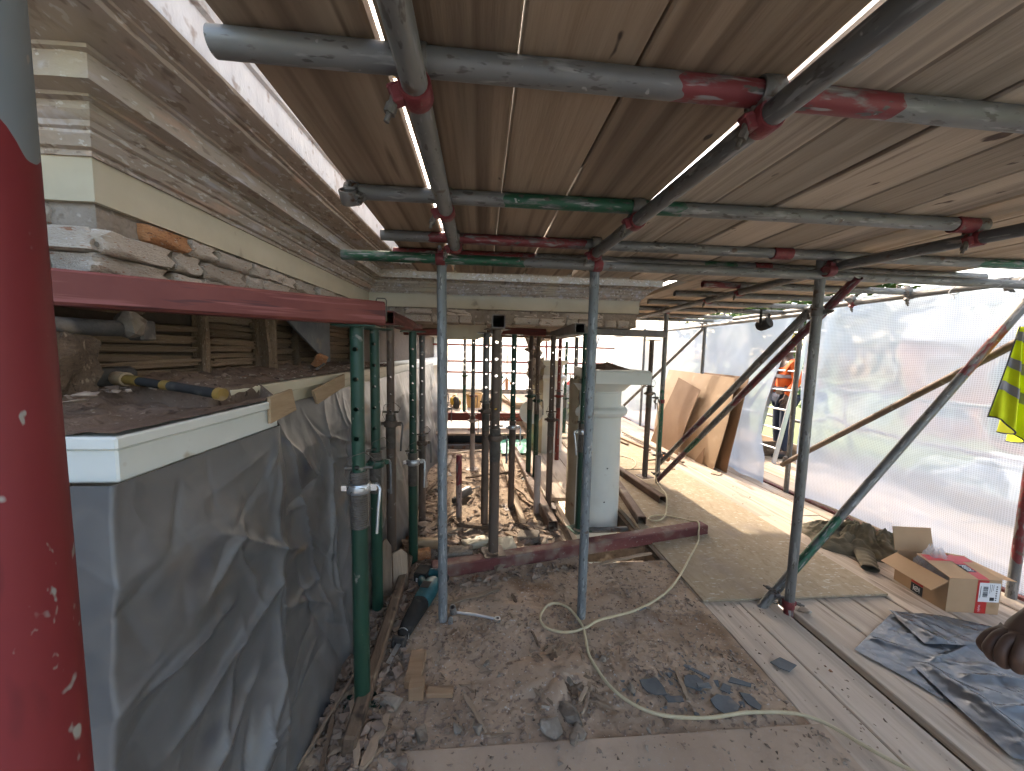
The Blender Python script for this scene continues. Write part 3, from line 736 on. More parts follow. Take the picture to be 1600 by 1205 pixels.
# ------------------------------------------------------------------ sheeting
def sh1(u, v):
    y = lerp(.3, 3.63, u); z = lerp(-.02, 2.02, v)
    sag = .03*math.sin(u*9+.6)*(1-v) + .035*fbm(y*1.3, z*1.5, 3, 4) + .02*math.exp(-((v-.92)/.03)**2)*math.sin(u*24)
    return (3.40 + sag + (.05*(1-v)**6), y, z)
tag(sheet_obj('clear_sheeting', M_sheet, 120, 60, sh1, (3.33, 2.04)), 'clear mesh-reinforced plastic sheeting behind the cardboard box on the right', 'sheeting')
def sh2(u, v):
    z = lerp(-.02, 1.99, v)
    y0 = 3.73 + .26*sstep(0, .55, 1-v) - .10*sstep(.6, 1, 1-v)
    y = lerp(y0, 9.2, u)
    sag = .05*fbm(y*1.1, z*1.2, 8, 4) + .035*math.sin(u*60)*(1-v)*(1-u)*math.exp(-u*6) + .015*math.sin(y*4)
    return (3.36 + sag - .10*(1-v)*math.exp(-u*8), y, z)
tag(sheet_obj('loose_sheeting', M_sheetfar, 150, 50, sh2, (5.5, 2.0)), 'loose clear sheeting hanging behind the bent hardboard panels', 'sheeting')
def sh3(u, v):
    x = lerp(-1.24, 3.42, u); z = lerp(.3, 2.02, v)
    return (x, 9.32 + .04*fbm(x*1.4, z*1.4, 2), z)
tag(sheet_obj('far_sheeting', M_sheetfar, 80, 30, sh3, (4.6, 1.7)), 'glaring white sheeting closing the far end of the scaffold', 'sheeting')

def sh5(u, v):
    x = lerp(-3.5, 3.42, u); z = lerp(0, 2.05, v)
    return (x, -1.6 + .05*fbm(x*1.2, z*1.2, 12), z)
tag(sheet_obj('rear_sheeting', M_sheetfar, 60, 20, sh5, (7, 2)), 'added unseen sheeting behind the camera that dims light from the rear', 'sheeting')  # added out of view to cut the light coming from behind the camera
def sh6(u, v):
    x = lerp(-3.0, 5.0, u); z = lerp(2.08, 7.5, v)
    return (x, 9.36 + .05*fbm(x*1.2, z*1.2, 14), z)
tag(sheet_obj('upper_far_sheeting', M_sheetthin, 60, 30, sh6, (8, 5.4)), 'thin clear sheeting added above the far sheeting to weaken the sun', 'sheeting')  # added in the sun's path so the floor patches are less bright
def sh4(u, v):
    y = lerp(-2.0, 5.5, u); z = lerp(2.12, 4.1, v)
    return (3.46 + .05*fbm(y*1.2, z*1.2, 12), y, z)
tag(sheet_obj('upper_sheeting', M_sheetfar, 80, 20, sh4, (7.5, 2)), 'clear sheeting added to dim the sky in the gap of the overhead boards', 'sheeting')  # added so bright sky does not fill the gap between the boards

def sh7(u, v):
    y = lerp(-1.6, .72, u); z = lerp(0, 2.0, v)
    return (-1.32 + .06*fbm(y*2, z*2, 15), y, z)
tag(MB().grid(40, 30, sh7).build('side_light_screen', M_poly, smooth=80), 'added unseen grey curtain that dims light on the near left wall', 'plastic sheet')  # added out of view to halve the rear light on the left
# grey polythene hung below the ledge
TOP = [(-1.5, .79, 1.165), (-.738, .785, 1.165), (-.736, 1.40, 1.166), (-.80, 1.46, 1.22), (-.80, 3.3, 1.23), (-.80, 6.2, 1.25)]
BOT = [(-1.3, .60, .0), (-.67, .66, .0), (-.60, 1.20, .0), (-.60, 1.46, .005), (-.57, 3.0, .0), (-.60, 6.2, .0)]
def along(pts, s):
    L = [0]
    for a, b in zip(TOP, TOP[1:]): L.append(L[-1] + (V(*a)-V(*b)).length)
    t = s*L[-1]
    for i in range(len(L)-1):
        if t <= L[i+1] + 1e-9:
            u = (t-L[i])/(L[i+1]-L[i]); u2 = u
            return V(*pts[i]).lerp(V(*pts[i+1]), u2)
    return V(*pts[-1])
CRE = []
random.seed(21)
for a in ((1.02, .95, 1.55, .62, .030, .018), (.98, .80, 1.12, .92, .02, .012), (.9, .52, 1.35, .66, .03, .02), (1.35, 1.14, 1.28, .05, .028, .03), (1.28, 1.02, 1.36, 1.13, .03, .016), (.85, .25, 1.20, .45, .028, .03),
          (1.52, 1.15, 1.66, .25, .022, .014), (1.95, 1.2, 1.72, .1, .022, .016), (1.42, .82, 1.60, .80, .012, .006), (1.42, .48, 1.66, .44, .012, .006), (1.0, 1.05, 1.3, 1.10, .02, .02), (.8, .70, 1.1, .72, .025, .012), (1.1, .15, 1.3, .35, .03, .03),
          (2.2, 1.2, 2.05, .2, .03, .02), (2.5, 1.2, 2.6, .1, .03, .02)): CRE.append(a)
for k in range(120):
    a = random.uniform(.5, 2.6); z = random.uniform(.1, 1.05); an = random.uniform(0, math.pi); l = random.uniform(.1, .42)
    CRE.append((a, z, a+l*math.cos(an), z+l*math.sin(an), random.uniform(-.014, .018), random.uniform(.006, .016)))
def shp(u, v):
    u = (u/.14*.07 if u < .14 else (.07+(u-.14)/.62*.31 if u < .76 else .38+(u-.76)/.24*.62))
    t, b = along(TOP, u), along(BOT, u)
    p = t.lerp(b, v)
    p.x += -.05*math.sin(v*math.pi)*.4
    s = u*6.22; z = p.z; d = .035*fbm(s*1.7, z*1.6, 1, 4)*min(1, v*6) + .02*abs(fbm(s*3.1+z*1.1, z*1.2, 6, 3))*min(1, v*6)
    if s > 3.2: d += .05*math.sin(s*5.2+.6*math.sin(z*3))*sstep(3.2, 4.0, s)*v
    for (s0, z0, s1, z1, am, wd) in CRE:
        if abs(s-(s0+s1)*.5) > abs(s1-s0)*.5+wd*5: continue
        ex, ez = s1-s0, z1-z0; q = max(0, min(1, ((s-s0)*ex+(z-z0)*ez)/(ex*ex+ez*ez)))
        dd = math.hypot(s-s0-q*ex, z-z0-q*ez)
        if dd < wd*5: d += am*math.exp(-(dd/wd))*math.sin(math.pi*(.12+.76*q))
    nrm = V(.9, -.42, 0).lerp(V(1, -.08, 0), sstep(.7, 1.0, s))
    return tuple(p + nrm*d*min(1, .15+v*5))
tag(MB().grid(430, 190, shp).build('grey_polythene_sheet', M_poly, smooth=85), 'crumpled grey polythene sheet hung below the white ledge down to the floor', 'plastic sheet')

# ------------------------------------------------------------------ columns of the portico
def column(name, x, y, ztop, zfoot, label, tan_a0, tan_a1, broken=False):
    c = empty(name, (x, y, zfoot), 0, label, 'column')
    h = ztop - zfoot
    k = h
    prof = [(.245, 0), (.243, k*.45), (.232, k-.43), (.240, k-.428), (.240, k-.415), (.258, k-.412), (.276, k-.395), (.283, k-.372), (.276, k-.349), (.258, k-.334), (.240, k-.331), (.238, k-.328), (.226, k-.325), (.226, k-.205), (.232, k-.20), (.232, k-.188), (.25, k-.185), (.27, k-.165), (.30, k-.135), (.325, k-.118)]
    MB().lathe(prof, 40, a0=tan_a1-2*math.pi, a1=tan_a0).build('shaft', M_colwhite, c, smooth=30)
    def bare(u, v):
        a = lerp(tan_a0, tan_a1, u); z = v*(k-.06-.10*abs(fbm(u*7, 3, zfoot)))
        r = .238 + .006*fbm(math.cos(a)*4, math.sin(a)*4, z*3)
        return (r*math.cos(a), r*math.sin(a), z)
    MB().grid(24, 60, bare).build('bare_side', M_coltan, c, smooth=50)
    MB().lathe([(.0, k-.10), (.225, k-.10)], 30).build('core_top', M_mortar, c, smooth=0)
    if not broken:
        MB().box(-.12, .355, -.355, .355, k-.116, k-.012).box(-.11, .345, -.345, .345, k-.012, k).build('abacus', M_colwhite, c, bevel=.005)
    for (a, z) in ((-1.35, .62), (-1.42, .32)):
        MB().cyl((0, 0, -.003), (0, 0, .003), .006, 8).build('bolt_hole', M_ink, c, frame((.2445*math.cos(a), .2445*math.sin(a), z+.45), (.3*math.cos(a), .3*math.sin(a), z+.45)), smooth=0)
    return c
col1 = column('column', 1.045, 3.27, 1.325, -.6, 'white column with square capital standing free below the propped entablature', R_(120), R_(216))
column('column', .99, 5.45, 1.47, -.6, 'second white column further back, its left side bare and broken', R_(120), R_(246), True)
def heap(cx, cy, rx, ry, z0, h, seed, n=26):
    def fn(u, v):
        a, r = u*2*math.pi, v
        k_ = .72 + .5*fbm(math.cos(a)*1.6+seed*3, math.sin(a)*1.6, 4.2) + .16*fbm(math.cos(a)*6, math.sin(a)*6, seed)
        x, y = rx*k_*r*math.cos(a), ry*k_*r*math.sin(a)
        return (cx+x, cy+y, z0 - .006*r**4 + max(0, h*(1-r**1.3) + .5*h*fbm(x*9+seed, y*9, seed)*(1-r)))
    return MB().grid(n*2, n, fn)
tag(heap(1.12, 3.27, .24, .34, 1.327, .05, 3).build('capital_rubble', M_dirt, smooth=50), 'brown heap of rubble on top of the free column capital', 'rubble', kind='stuff')
random.seed(31)
lm = MB()
for k in range(26):
    z = random.uniform(1.12, 1.72); c = V(.78+random.uniform(-.05, .05)-(z-1.3)*.1, 5.3+random.uniform(-.08, .08), z)
    lm.hull([c + V(random.gauss(0, .045), random.gauss(0, .045), random.gauss(0, .05)) for _ in range(12)])
tag(lm.build('broken_plaster', M_mortar, smooth=0), 'ragged brown broken plaster beside the second column', 'plaster')

# ------------------------------------------------------------------ scaffold tubes
R0, RI = .02415, .0205
TUBES = {}
def tube(name, p, q, m, label, cat='scaffold tube', group=None, n=20, bands=None, r=R0, tone=1.0):
    L = (V(*q)-V(*p)).length
    if bands: m = galv('banded_tube', (L, bands), tone)
    me = MB().pipe((0, 0, 0), (0, 0, L), r, r*.86, n).mesh(name, smooth=40)
    o = link(name, me, m)
    o.matrix_world = frame(p, q)
    return tag(o, label, cat, group)
ZT = 1.980; ZL = 1.931
tube('transom', (-.475, .735, ZT), (1.75, .765, ZT), M_galv, 'thick grey overhead tube nearest the camera with a worn red band', bands=[(0, None), (.85, RED), (1.32, None)], n=32)
tube('transom', (-.45, 1.335, ZT), (1.86, 1.325, ZT), M_galv, 'second overhead cross tube with a green painted stretch', bands=[(0, None), (.52, GRN), (1.16, None)], n=24)
tube('transom', (-.47, 1.80, ZT), (1.50, 1.80, ZT), M_galv, 'overhead cross tube with long red paint, third from the camera', bands=[(0, None), (.22, RED), (.95, None)])
tube('transom', (1.52, 1.80, ZT), (3.15, 1.80, ZT), M_galvd, 'overhead cross tube at the far right carrying on the third row', bands=[(0, None), (1.1, GRN), (1.5, None)])
tube('transom', (-.48, 2.09, ZT), (1.62, 2.09, ZT), M_galv, 'overhead cross tube just behind the post row, red at its left end', bands=[(0, RED), (.75, None), (1.75, GRN), (1.95, None)])
tube('transom', (1.64, 2.09, ZT), (3.1, 2.09, ZT), M_galv, 'pale overhead cross tube right of the red sleeve, behind the post row')
tube('ledger', (-.66, 1.838, 1.893), (1.90, 1.838, 1.890), M_galv, 'cross tube clamped across the post tops, green at its left end', bands=[(0, GRN), (.85, None)], n=24)
tube('ledger', (1.70, 1.90, 1.905), (3.42, 1.93, 1.905), M_galv, 'cross tube from the braced post to the sheeting on the right', bands=[(0, None), (1.5, RED)])
for k, (y, x0, x1, lb) in enumerate(((2.62, 1.60, 3.2, 'first'), (3.05, 1.62, 3.15, 'second'), (3.55, 1.62, 3.3, 'third'), (4.05, 1.62, 3.3, 'fourth'), (4.7, 1.5, 3.3, 'fifth'), (5.2, 1.4, 3.4, 'sixth'))):
    tube('transom', (x0, y, ZT), (x1, y, ZT), M_galvd if k % 2 else M_galv, lb + ' of the cross tubes under the pale boards behind the braced post', bands=([(0, RED), (.3, None)] if k == 0 else None))
tube('ledger', (-.125, -.5, ZL), (-.130, 1.77, ZL), M_galv, 'overhead tube running away from the camera left of centre', n=32)
tube('ledger', (.598, -.5, ZL), (.535, 1.80, ZL), M_galvd, 'dark overhead tube running away from the camera right of centre', n=32, tone=.75)
tube('ledger', (2.05, .60, ZL), (1.81, 1.86, ZL), M_galvd, 'dark overhead tube meeting the top of the braced post', tone=.75, n=24)
tube('ledger', (1.86, 1.95, ZL), (2.02, 5.4, ZL), M_galvd, 'overhead tube running from the braced post to the far standard')
tube('ledger', (3.27, .9, 1.955), (3.27, 4.6, 1.955), M_galvd, 'tube along the top of the sheeting that the clear sheet is tied to')
tube('ledger', (3.24, 3.5, 1.905), (3.28, 9.3, 1.905), M_galvd, 'far tube along the top of the loose sheeting')
# standards
ST = []
ST.append(tube('standard', (-.188, 1.890, -.015), (-.204, 1.890, 1.925), M_post, 'grey upright post beside the reciprocating saw', 'scaffold post', n=28))
ST.append(tube('standard', (.573, 1.878, GZ), (.568, 1.878, 1.925), M_post, 'grey upright post standing in the loop of yellow hose', 'scaffold post', n=28))
ST.append(tube('standard', (1.765, 1.848, GZ), (1.777, 1.848, 2.02), M_galv, 'tall grey standard on the right with braces at head and foot', 'scaffold post', n=28, bands=[(0, None), (3.12, RED), (3.24, None)]))
ST.append(tube('standard', (3.30, 1.90, GZ), (3.30, 1.90, 1.97), M_galv, 'standard at the right edge with a dark red length, by the cardboard box', 'scaffold post', bands=[(0, None), (3.45, RED), (4.15, None)]))
ST.append(tube('standard', (3.335, 3.645, GZ), (3.335, 3.645, 2.0), M_galvd, 'standard at the opening in the sheeting in front of the ladder', 'scaffold post'))
ST.append(tube('standard', (2.005, 3.91, .02), (2.0, 3.91, 1.99), M_galv, 'standard with a green foot beside the brown prop right of the column', 'scaffold post', bands=[(0, None), (.35, GRN), (1.05, None)]))
ST.append(tube('standard', (3.30, 5.27, GZ), (3.30, 5.27, 1.98), M_galvd, 'standard behind the bent hardboard panels', 'scaffold post'))
ST.append(tube('standard', (3.3, 7.3, GZ), (3.3, 7.3, 2.0), M_galvd, 'distant standard against the loose sheeting', 'scaffold post'))
np_ = tube('standard', (-.2577, .2140, GZ), (-.2577, .2140, 2.4), M_redpole, 'big red pole right in front of the camera at the left edge, grey above', 'scaffold post', n=48)
np_.data.materials.clear()
np_.data.materials.append(mat('near_red_pole', (.20, .21, .215), (.15, .16, .165), scale=7, stretch=(1, 1, .5), rough=.55, bump=.06, metal=.0, bands=(5.6, [(0, (.165, .019, .021)), (4.745, None)]), wear=(60, .70, .74), spots=(((.26, .23, .20), .685, 95, .03, (1, 1, .45)), ((.09, .012, .014), .60, 30, .08, (1, 1, .3)), ((.30, .28, .25), .70, 40, .03, (1, 1, .7)),), spec=.25))
# braces
tube('brace', (2.03, 1.88, 1.90), (1.985, 3.86, .07), M_galv, 'diagonal brace with dark red open upper end crossing the braced post', 'brace', bands=[(0, (.13, .03, .035)), (1.2, None), (1.75, GRN), (2.0, (.14, .06, .07))], tone=.75)
tube('brace', (1.86, 1.99, 1.72), (2.055, 3.98, .22), M_galv, 'thinner-looking diagonal brace behind the dark red ended one', 'brace', bands=[(0, None), (1.3, (.14, .05, .07)), (1.8, None)], tone=.8)
tube('brace', (1.655, 1.915, -.02), (3.36, 1.965, 1.985), M_galv, 'long diagonal brace from green foot up to the right edge, red near its top', 'brace', bands=[(0, None), (.28, GRN), (.68, None), (1.82, RED), (2.2, None)], tone=.8, n=28)
tube('brace', (3.275, 3.66, .30), (3.262, 1.80, 1.74), M_prust, 'brown diagonal brace lying against the clear sheeting', 'brace')
tube('brace', (3.25, 5.25, 1.86), (2.3, 6.9, .0), M_galvd, 'far diagonal brace above the hardboard panels', 'brace')
tube('brace', (2.9, 9.0, 1.9), (1.9, 7.2, .2), M_galvd, 'distant diagonal brace seen through the props', 'brace')
# rails
for z, lb in ((.55, 'lower'), (1.05, 'upper')):
    tube('guard_rail', (4.58, -1.4, z), (4.58, 9.3, z), M_galv, lb + ' guard rail of the outer walkway seen through the sheeting', 'guard rail')
for y in (.2, 2.4, 4.6, 6.8, 9.0):
    tube('walkway_standard', (4.63, y, GZ), (4.63, y, 2.3), M_galv, ('nearest', 'second', 'third', 'fourth', 'farthest')[int(y/2.1)] + ' upright of the outer walkway beyond the sheeting', 'scaffold post')
for z, lb in ((1.62, 'top'), (1.22, 'middle'), (.95, 'lowest')):
    tube('far_rail', (-1.2, 9.15, z), (3.35, 9.15, z), M_pred, lb + ' red rail in front of the glaring far sheeting', 'guard rail')
for x, lb in ((-.86, 'left'), (.05, 'middle'), (1.6, 'right')):
    tube('far_upright', (x, 9.08, .4), (x, 9.08, 2.05), M_pred if x > 1 else M_galvd, lb + ' upright in front of the glaring far sheeting', 'scaffold post')
for y in (-.6, 1.2, 3.0, 4.8, 6.6):
    tube('deck_transom', (.9, y, -.066), (4.7, y, -.066), M_galvd, ('front', 'second', 'third', 'fourth', 'last')[int((y+.6)/1.8+.01)] + ' tube carrying the deck boards, seen through the deck gap', 'scaffold tube')

# ------------------------------------------------------------------ couplers
def arcband(a0, a1, r0=.0246, r1=.0305, w=.044, n=14):
    return MB().lathe([(r0, -w/2), (r1-.002, -w/2), (r1, -w/2+.004), (r1, w/2-.004), (r1-.002, w/2), (r0, w/2), (r0, -w/2)], n, a0=a0, a1=a1)
CP = {}
def cmesh(key, mb, m, **kw):
    k = (key, m.name)
    if k not in CP:
        me = mb().mesh(key, **kw); me.materials.append(m); CP[k] = me
    return CP[k]
def bolt_mb():
    mb = MB().cyl((0, 0, -.035), (0, 0, .050), .0055, 8).cyl((0, 0, .018), (0, 0, .034), .011, 6).cyl((0, 0, -.012), (0, 0, .018), .0085, 10)
    return mb
def lug_mb(): return MB().box(.024, .047, -.014, .014, -.013, .013).box(.026, .05, .010, .02, -.012, .012)
def coupler(name, pa, da, pb, label, m=M_clampred, m2=M_clampst, group='scaffold couplers', swing=0, spin=False):
    pa, pb, da = V(*pa), V(*pb), V(*da).normalized()
    y = pb - pa; y -= da*y.dot(da)
    y.normalize(); x = y.cross(da)
    M = Matrix((x, y, da)).transposed().to_4x4(); M.translation = pa
    c = bpy.data.objects.new(name, None); COL.objects.link(c); c.empty_display_size = .03
    c.matrix_world = M
    tag(c, label, 'coupler', group)
    D = (pb-pa).length
    link('band', cmesh('band_a', lambda: arcband(R_(-250), R_(75)), m, smooth=35), None, c)
    link('lug', cmesh('lug_a', lug_mb, m, bevel=.003), None, c, Matrix.Rotation(R_(-20), 4, 'Z'))
    link('bolt', cmesh('bolt_a', bolt_mb, M_bolt, smooth=30), None, c, Matrix.Translation((.038, -.012, 0)) @ Matrix.Rotation(R_(90), 4, 'X') @ Matrix.Rotation(R_(20), 4, 'Y'))
    link('saddle', cmesh('saddle', lambda: MB().box(-.022, .022, -.008, .008, -.022, .022), m2, bevel=.004), None, c, Matrix.Translation((0, D/2, 0)))
    B = Matrix.Translation((0, D, 0)) @ Matrix.Rotation(R_(90), 4, 'Y') @ Matrix.Rotation(R_(180), 4, 'Z')
    link('band', cmesh('band_b', lambda: arcband(R_(-240), R_(80)), m2, smooth=35), None, c, B)
    link('lug', cmesh('lug_b', lug_mb, m2, bevel=.003), None, c, B @ Matrix.Rotation(R_(-15), 4, 'Z'))
    link('bolt', cmesh('bolt_a', bolt_mb, M_bolt, smooth=30), None, c, B @ Matrix.Translation((.040, -.012, 0)) @ Matrix.Rotation(R_(90), 4, 'X'))
    return c
def sleeve(p, d, label, L=.10, m=M_clampred):
    d = V(*d).normalized(); p = V(*p)
    o = MB().pipe((0, 0, -L/2), (0, 0, L/2), .0295, .0248, 18).lathe([(.0295, -L/2), (.031, -L/2+.004), (.0295, -L/2+.01)], 18).mesh('sleeve', smooth=40)
    e = link('sleeve_coupler', o, m); e.matrix_world = frame(p, p+d)
    return tag(e, label, 'coupler', 'scaffold couplers')
UX, UY, UZ = (1, 0, 0), (0, 1, 0), (0, 0, 1)
xl1 = lambda y: lerp(-.125, -.130, (y+.5)/2.27)
xl2 = lambda y: lerp(.598, .535, (y+.5)/2.3)
xl3 = lambda y: lerp(2.05, 1.81, (y-.6)/1.26)
coupler('coupler', (xl1(.742), .742, ZL), UY, (xl1(.742), .742, ZT), 'red coupler nearest the camera joining the left running tube and thick cross tube')
coupler('coupler', (xl2(.745), .745, ZL), UY, (xl2(.745), .745, ZT), 'coupler joining the dark running tube to the thick nearest cross tube', M_clampred, M_clampst)
coupler('coupler', (xl1(1.333), 1.333, ZL), UY, (xl1(1.333), 1.333, ZT), 'red coupler where the left running tube meets the green banded cross tube')
coupler('coupler', (xl2(1.331), 1.331, ZL), UY, (xl2(1.331), 1.331, ZT), 'red coupler where the dark running tube meets the green banded cross tube')
coupler('coupler', (xl3(1.326), 1.326, ZL), UY, (xl3(1.326), 1.326, ZT), 'red coupler at the right end of the green banded cross tube')
coupler('coupler', (-.44, 1.335, ZT), UX, (-.44, 1.30, 1.95), 'rusty loose coupler on the left end of the green banded cross tube', M_clampst, M_clampst)
coupler('coupler', (xl1(1.80)+.002, 1.77, ZL), UY, (xl1(1.8), 1.77, ZT), 'coupler at the far end of the left running tube', M_clampred)
coupler('coupler', (.537, 1.775, ZL), UY, (.537, 1.775, ZT), 'coupler at the far end of the dark running tube', M_clampred)
coupler('coupler', (-.2035, 1.890, 1.893), UZ, (-.2035, 1.838, 1.893), 'red coupler at the top of the post beside the saw', M_clampst, M_clampred)
coupler('coupler', (.568, 1.878, 1.892), UZ, (.568, 1.838, 1.892), 'red coupler at the top of the post in the hose loop', M_clampst, M_clampred)
coupler('coupler', (1.775, 1.848, 1.905), UZ, (1.775, 1.80, 1.893), 'dark red coupler at the head of the braced standard', M_clampst, M_clampred)
coupler('coupler', (1.776, 1.848, 1.70), UZ, (1.83, 1.93, 1.70), 'rusty swivel coupler below the head of the braced standard', M_clampst, M_clampst)
coupler('coupler', (1.768, 1.848, .055), UZ, (1.735, 1.905, .07), 'rusty coupler at the foot of the braced standard', M_clampred, M_clampst)
coupler('coupler', (2.003, 3.91, .95), UZ, (1.945, 3.91, .95), 'red coupler halfway up the green footed standard', M_clampred, M_clampst)
coupler('coupler', (2.003, 3.91, .12), UZ, (1.99, 3.85, .12), 'rusty coupler at the foot of the green footed standard', M_clampst, M_clampst)
coupler('coupler', (2.003, 3.91, .34), UZ, (2.04, 3.86, .34), 'small coupler holding the thinner brace to the green footed standard', M_clampst, M_clampst)
coupler('coupler', (2.0, 3.91, 1.93), UZ, (1.95, 3.9, 1.93), 'red coupler at the head of the green footed standard', M_clampred, M_clampst)
coupler('coupler', (1.93, 3.05, ZL), UY, (1.93, 3.05, ZT), 'red coupler on the far running tube under the pale boards', M_clampred)
coupler('coupler', (1.90, 2.62, ZL), UY, (1.90, 2.62, ZT), 'small coupler on the running tube just behind the braced standard', M_clampred)
coupler('coupler', (3.335, 3.645, .36), UZ, (3.28, 3.62, .36), 'rusty coupler low on the standard at the sheeting opening', M_clampst, M_clampst)
coupler('coupler', (3.27, 2.09, 1.955), UY, (3.22, 2.09, 1.955), 'black coupler on the tube along the top of the sheeting, near the right edge', M_clampst, M_clampst)
coupler('coupler', (3.27, 2.62, 1.955), UY, (3.24, 2.62, 1.99), 'black coupler on the sheeting tube above the brown brace', M_clampst, M_clampst)
coupler('coupler', (3.27, 3.05, 1.955), UY, (3.24, 3.05, 1.99), 'red coupler on the sheeting tube near the sheeting opening', M_clampred, M_clampst)
coupler('coupler', (3.30, 5.27, 1.9), UZ, (3.25, 5.25, 1.9), 'coupler at the head of the standard behind the hardboard', M_clampst, M_clampst)
sleeve((1.505, 1.80, ZT), UX, 'red sleeve joining the third row of overhead tubes')
sleeve((1.63, 2.09, ZT), UX, 'red sleeve left of the braced standard with green tube beside it')
sleeve((1.855, 1.327, ZT), UX, 'red cap at the right end of the green banded overhead tube')
for k, (y, z) in enumerate(((3.35, 1.95), (2.35, 1.95), (2.02, 1.955))):
    zt = MB().path([(3.27+.03*math.cos(a), y+.012*math.sin(a*2), z+.03*math.sin(a)) for a in [i*math.pi/6 for i in range(12)]], .003, 6, closed=True).path([(3.27, y, z-.03), (3.262, y-.012, z-.06)], .003, 6)
    tag(zt.build('cable_tie', M_label, smooth=60), ('white cable tie on the sheeting tube nearest the opening', 'white cable tie midway along the sheeting tube', 'white cable tie on the sheeting tube nearest the right edge')[k], 'cable tie')

# ------------------------------------------------------------------ square steel beams
def boxbeam(name, p, q, s, m, label, wall=.007, h=None, roll=0.0):
    L = (V(*q)-V(*p)).length; h = h or s; a, b = s/2, h/2; ai, bi = a-wall, b-wall
    mb = MB()
    def rr(x, y, c):
        return [(x-c, -y), (x, -y+c), (x, y-c), (x-c, y), (-x+c, y), (-x, y-c), (-x, -y+c), (-x+c, -y)]
    o = rr(a, b, .008); i_ = rr(ai, bi, .005); n = 8
    vs = [(x, y, 0) for x, y in o] + [(x, y, L) for x, y in o] + [(x, y, L) for x, y in i_] + [(x, y, 0) for x, y in i_]
    fs = []
    for r in range(4):
        for k in range(n):
            A, B = r*n, ((r+1) % 4)*n
            fs.append((A+k, A+(k+1) % n, B+(k+1) % n, B+k))
    mb.add(vs, fs)
    ob = mb.build(name, m, smooth=20)
    ob.matrix_world = frame(p, q, (0, 0, 1)) @ Matrix.Rotation(R_(90), 4, 'Z')
    return tag(ob, label, 'steel beam')
boxbeam('steel_beam', (-1.75, .53, 1.583), (-.375, 1.428, 1.583), .085, M_beam, 'red steel beam carried by the green prop, running off behind the red pole', h=.086)
boxbeam('steel_beam', (-.578, 2.34, 1.648), (-.60, 3.55, 1.652), .085, M_beam, 'dark open-ended red box beam on the brown prop left of the grey post')
boxbeam('steel_beam', (.105, 2.36, 1.648), (.13, 3.6, 1.648), .088, M_beamgrey, 'open-ended grey box beam on the thick brown prop in the centre')
boxbeam('steel_beam', (.735, 2.74, 1.645), (.76, 3.9, 1.645), .078, M_beamgrey, 'black open end of a box beam beside the hose-loop post')
boxbeam('steel_beam', (.74, 3.10, 1.648), (1.70, 3.34, 1.654), .058, M_beamgrey, 'rusty flat beam sticking out above the column capital', h=.06)
boxbeam('steel_beam', (-.62, 3.05, 1.60), (-.30, 3.02, 1.60), .07, M_beam, 'short red beam on the green prop with a flat head plate', h=.05)
boxbeam('steel_beam', (.12, 3.55, 1.655), (.62, 3.62, 1.655), .07, M_beam, 'red beam under the portico right of the central prop', h=.07)
boxbeam('steel_beam', (-1.1, 6.05, .39), (.8, 6.05, .39), .12, M_beam, 'red beam along the front of the far platform', h=.13)
boxbeam('sole_beam', (-.30, 2.292, .043), (1.845, 2.785, .043), .095, M_beamdust, 'long dusty dark red beam lying across the floor in front of the column', h=.085)
boxbeam('floor_beam', (1.385, 2.93, .042), (1.60, 4.6, .042), .075, M_rustbeam, 'brown box beam on the floor just right of the column, open end towards the camera', h=.08)
boxbeam('floor_beam', (1.79, 3.36, .045), (1.63, 4.95, .045), .08, M_rustbeam, 'brown box beam on the floor carrying the brown prop right of the column')
boxbeam('floor_beam', (.60, 2.86, .045), (.545, 3.95, .045), .085, M_rustbeam, 'dirty box beam full of rubble lying left of the column')
boxbeam('floor_beam', (.555, 4.05, .03), (.50, 5.45, .03), .07, M_rustbeam, 'further rusty beam on the bay floor behind the open-ended one')
# chalk marks on the sole beam
ck = MB(); random.seed(4)
Mc = frame((1.46, 2.69-.0495+.004, .043), (1.845, 2.785-.0495+.004, .043), (0, 0, 1)) 
d = (V(1.845, 2.785, 0)-V(-.42, 2.265, 0)).normalized(); nn = V(d.y, -d.x, 0)
for k in range(13):
    a = V(-.30, 2.292, .043) + d*(2.0+k*.012) + nn*.0485; hgt = random.uniform(.006, .014)
    ck.path([a + V(0, 0, random.uniform(-.008, 0)), a + d*random.uniform(.0, .008) + V(0, 0, hgt-.006), a + d*random.uniform(.004, .010) + V(0, 0, random.uniform(-.006, .004))], .0012, 5)
tag(ck.build('chalk_mark', M_label, bpy.data.objects['sole_beam'], smooth=0))

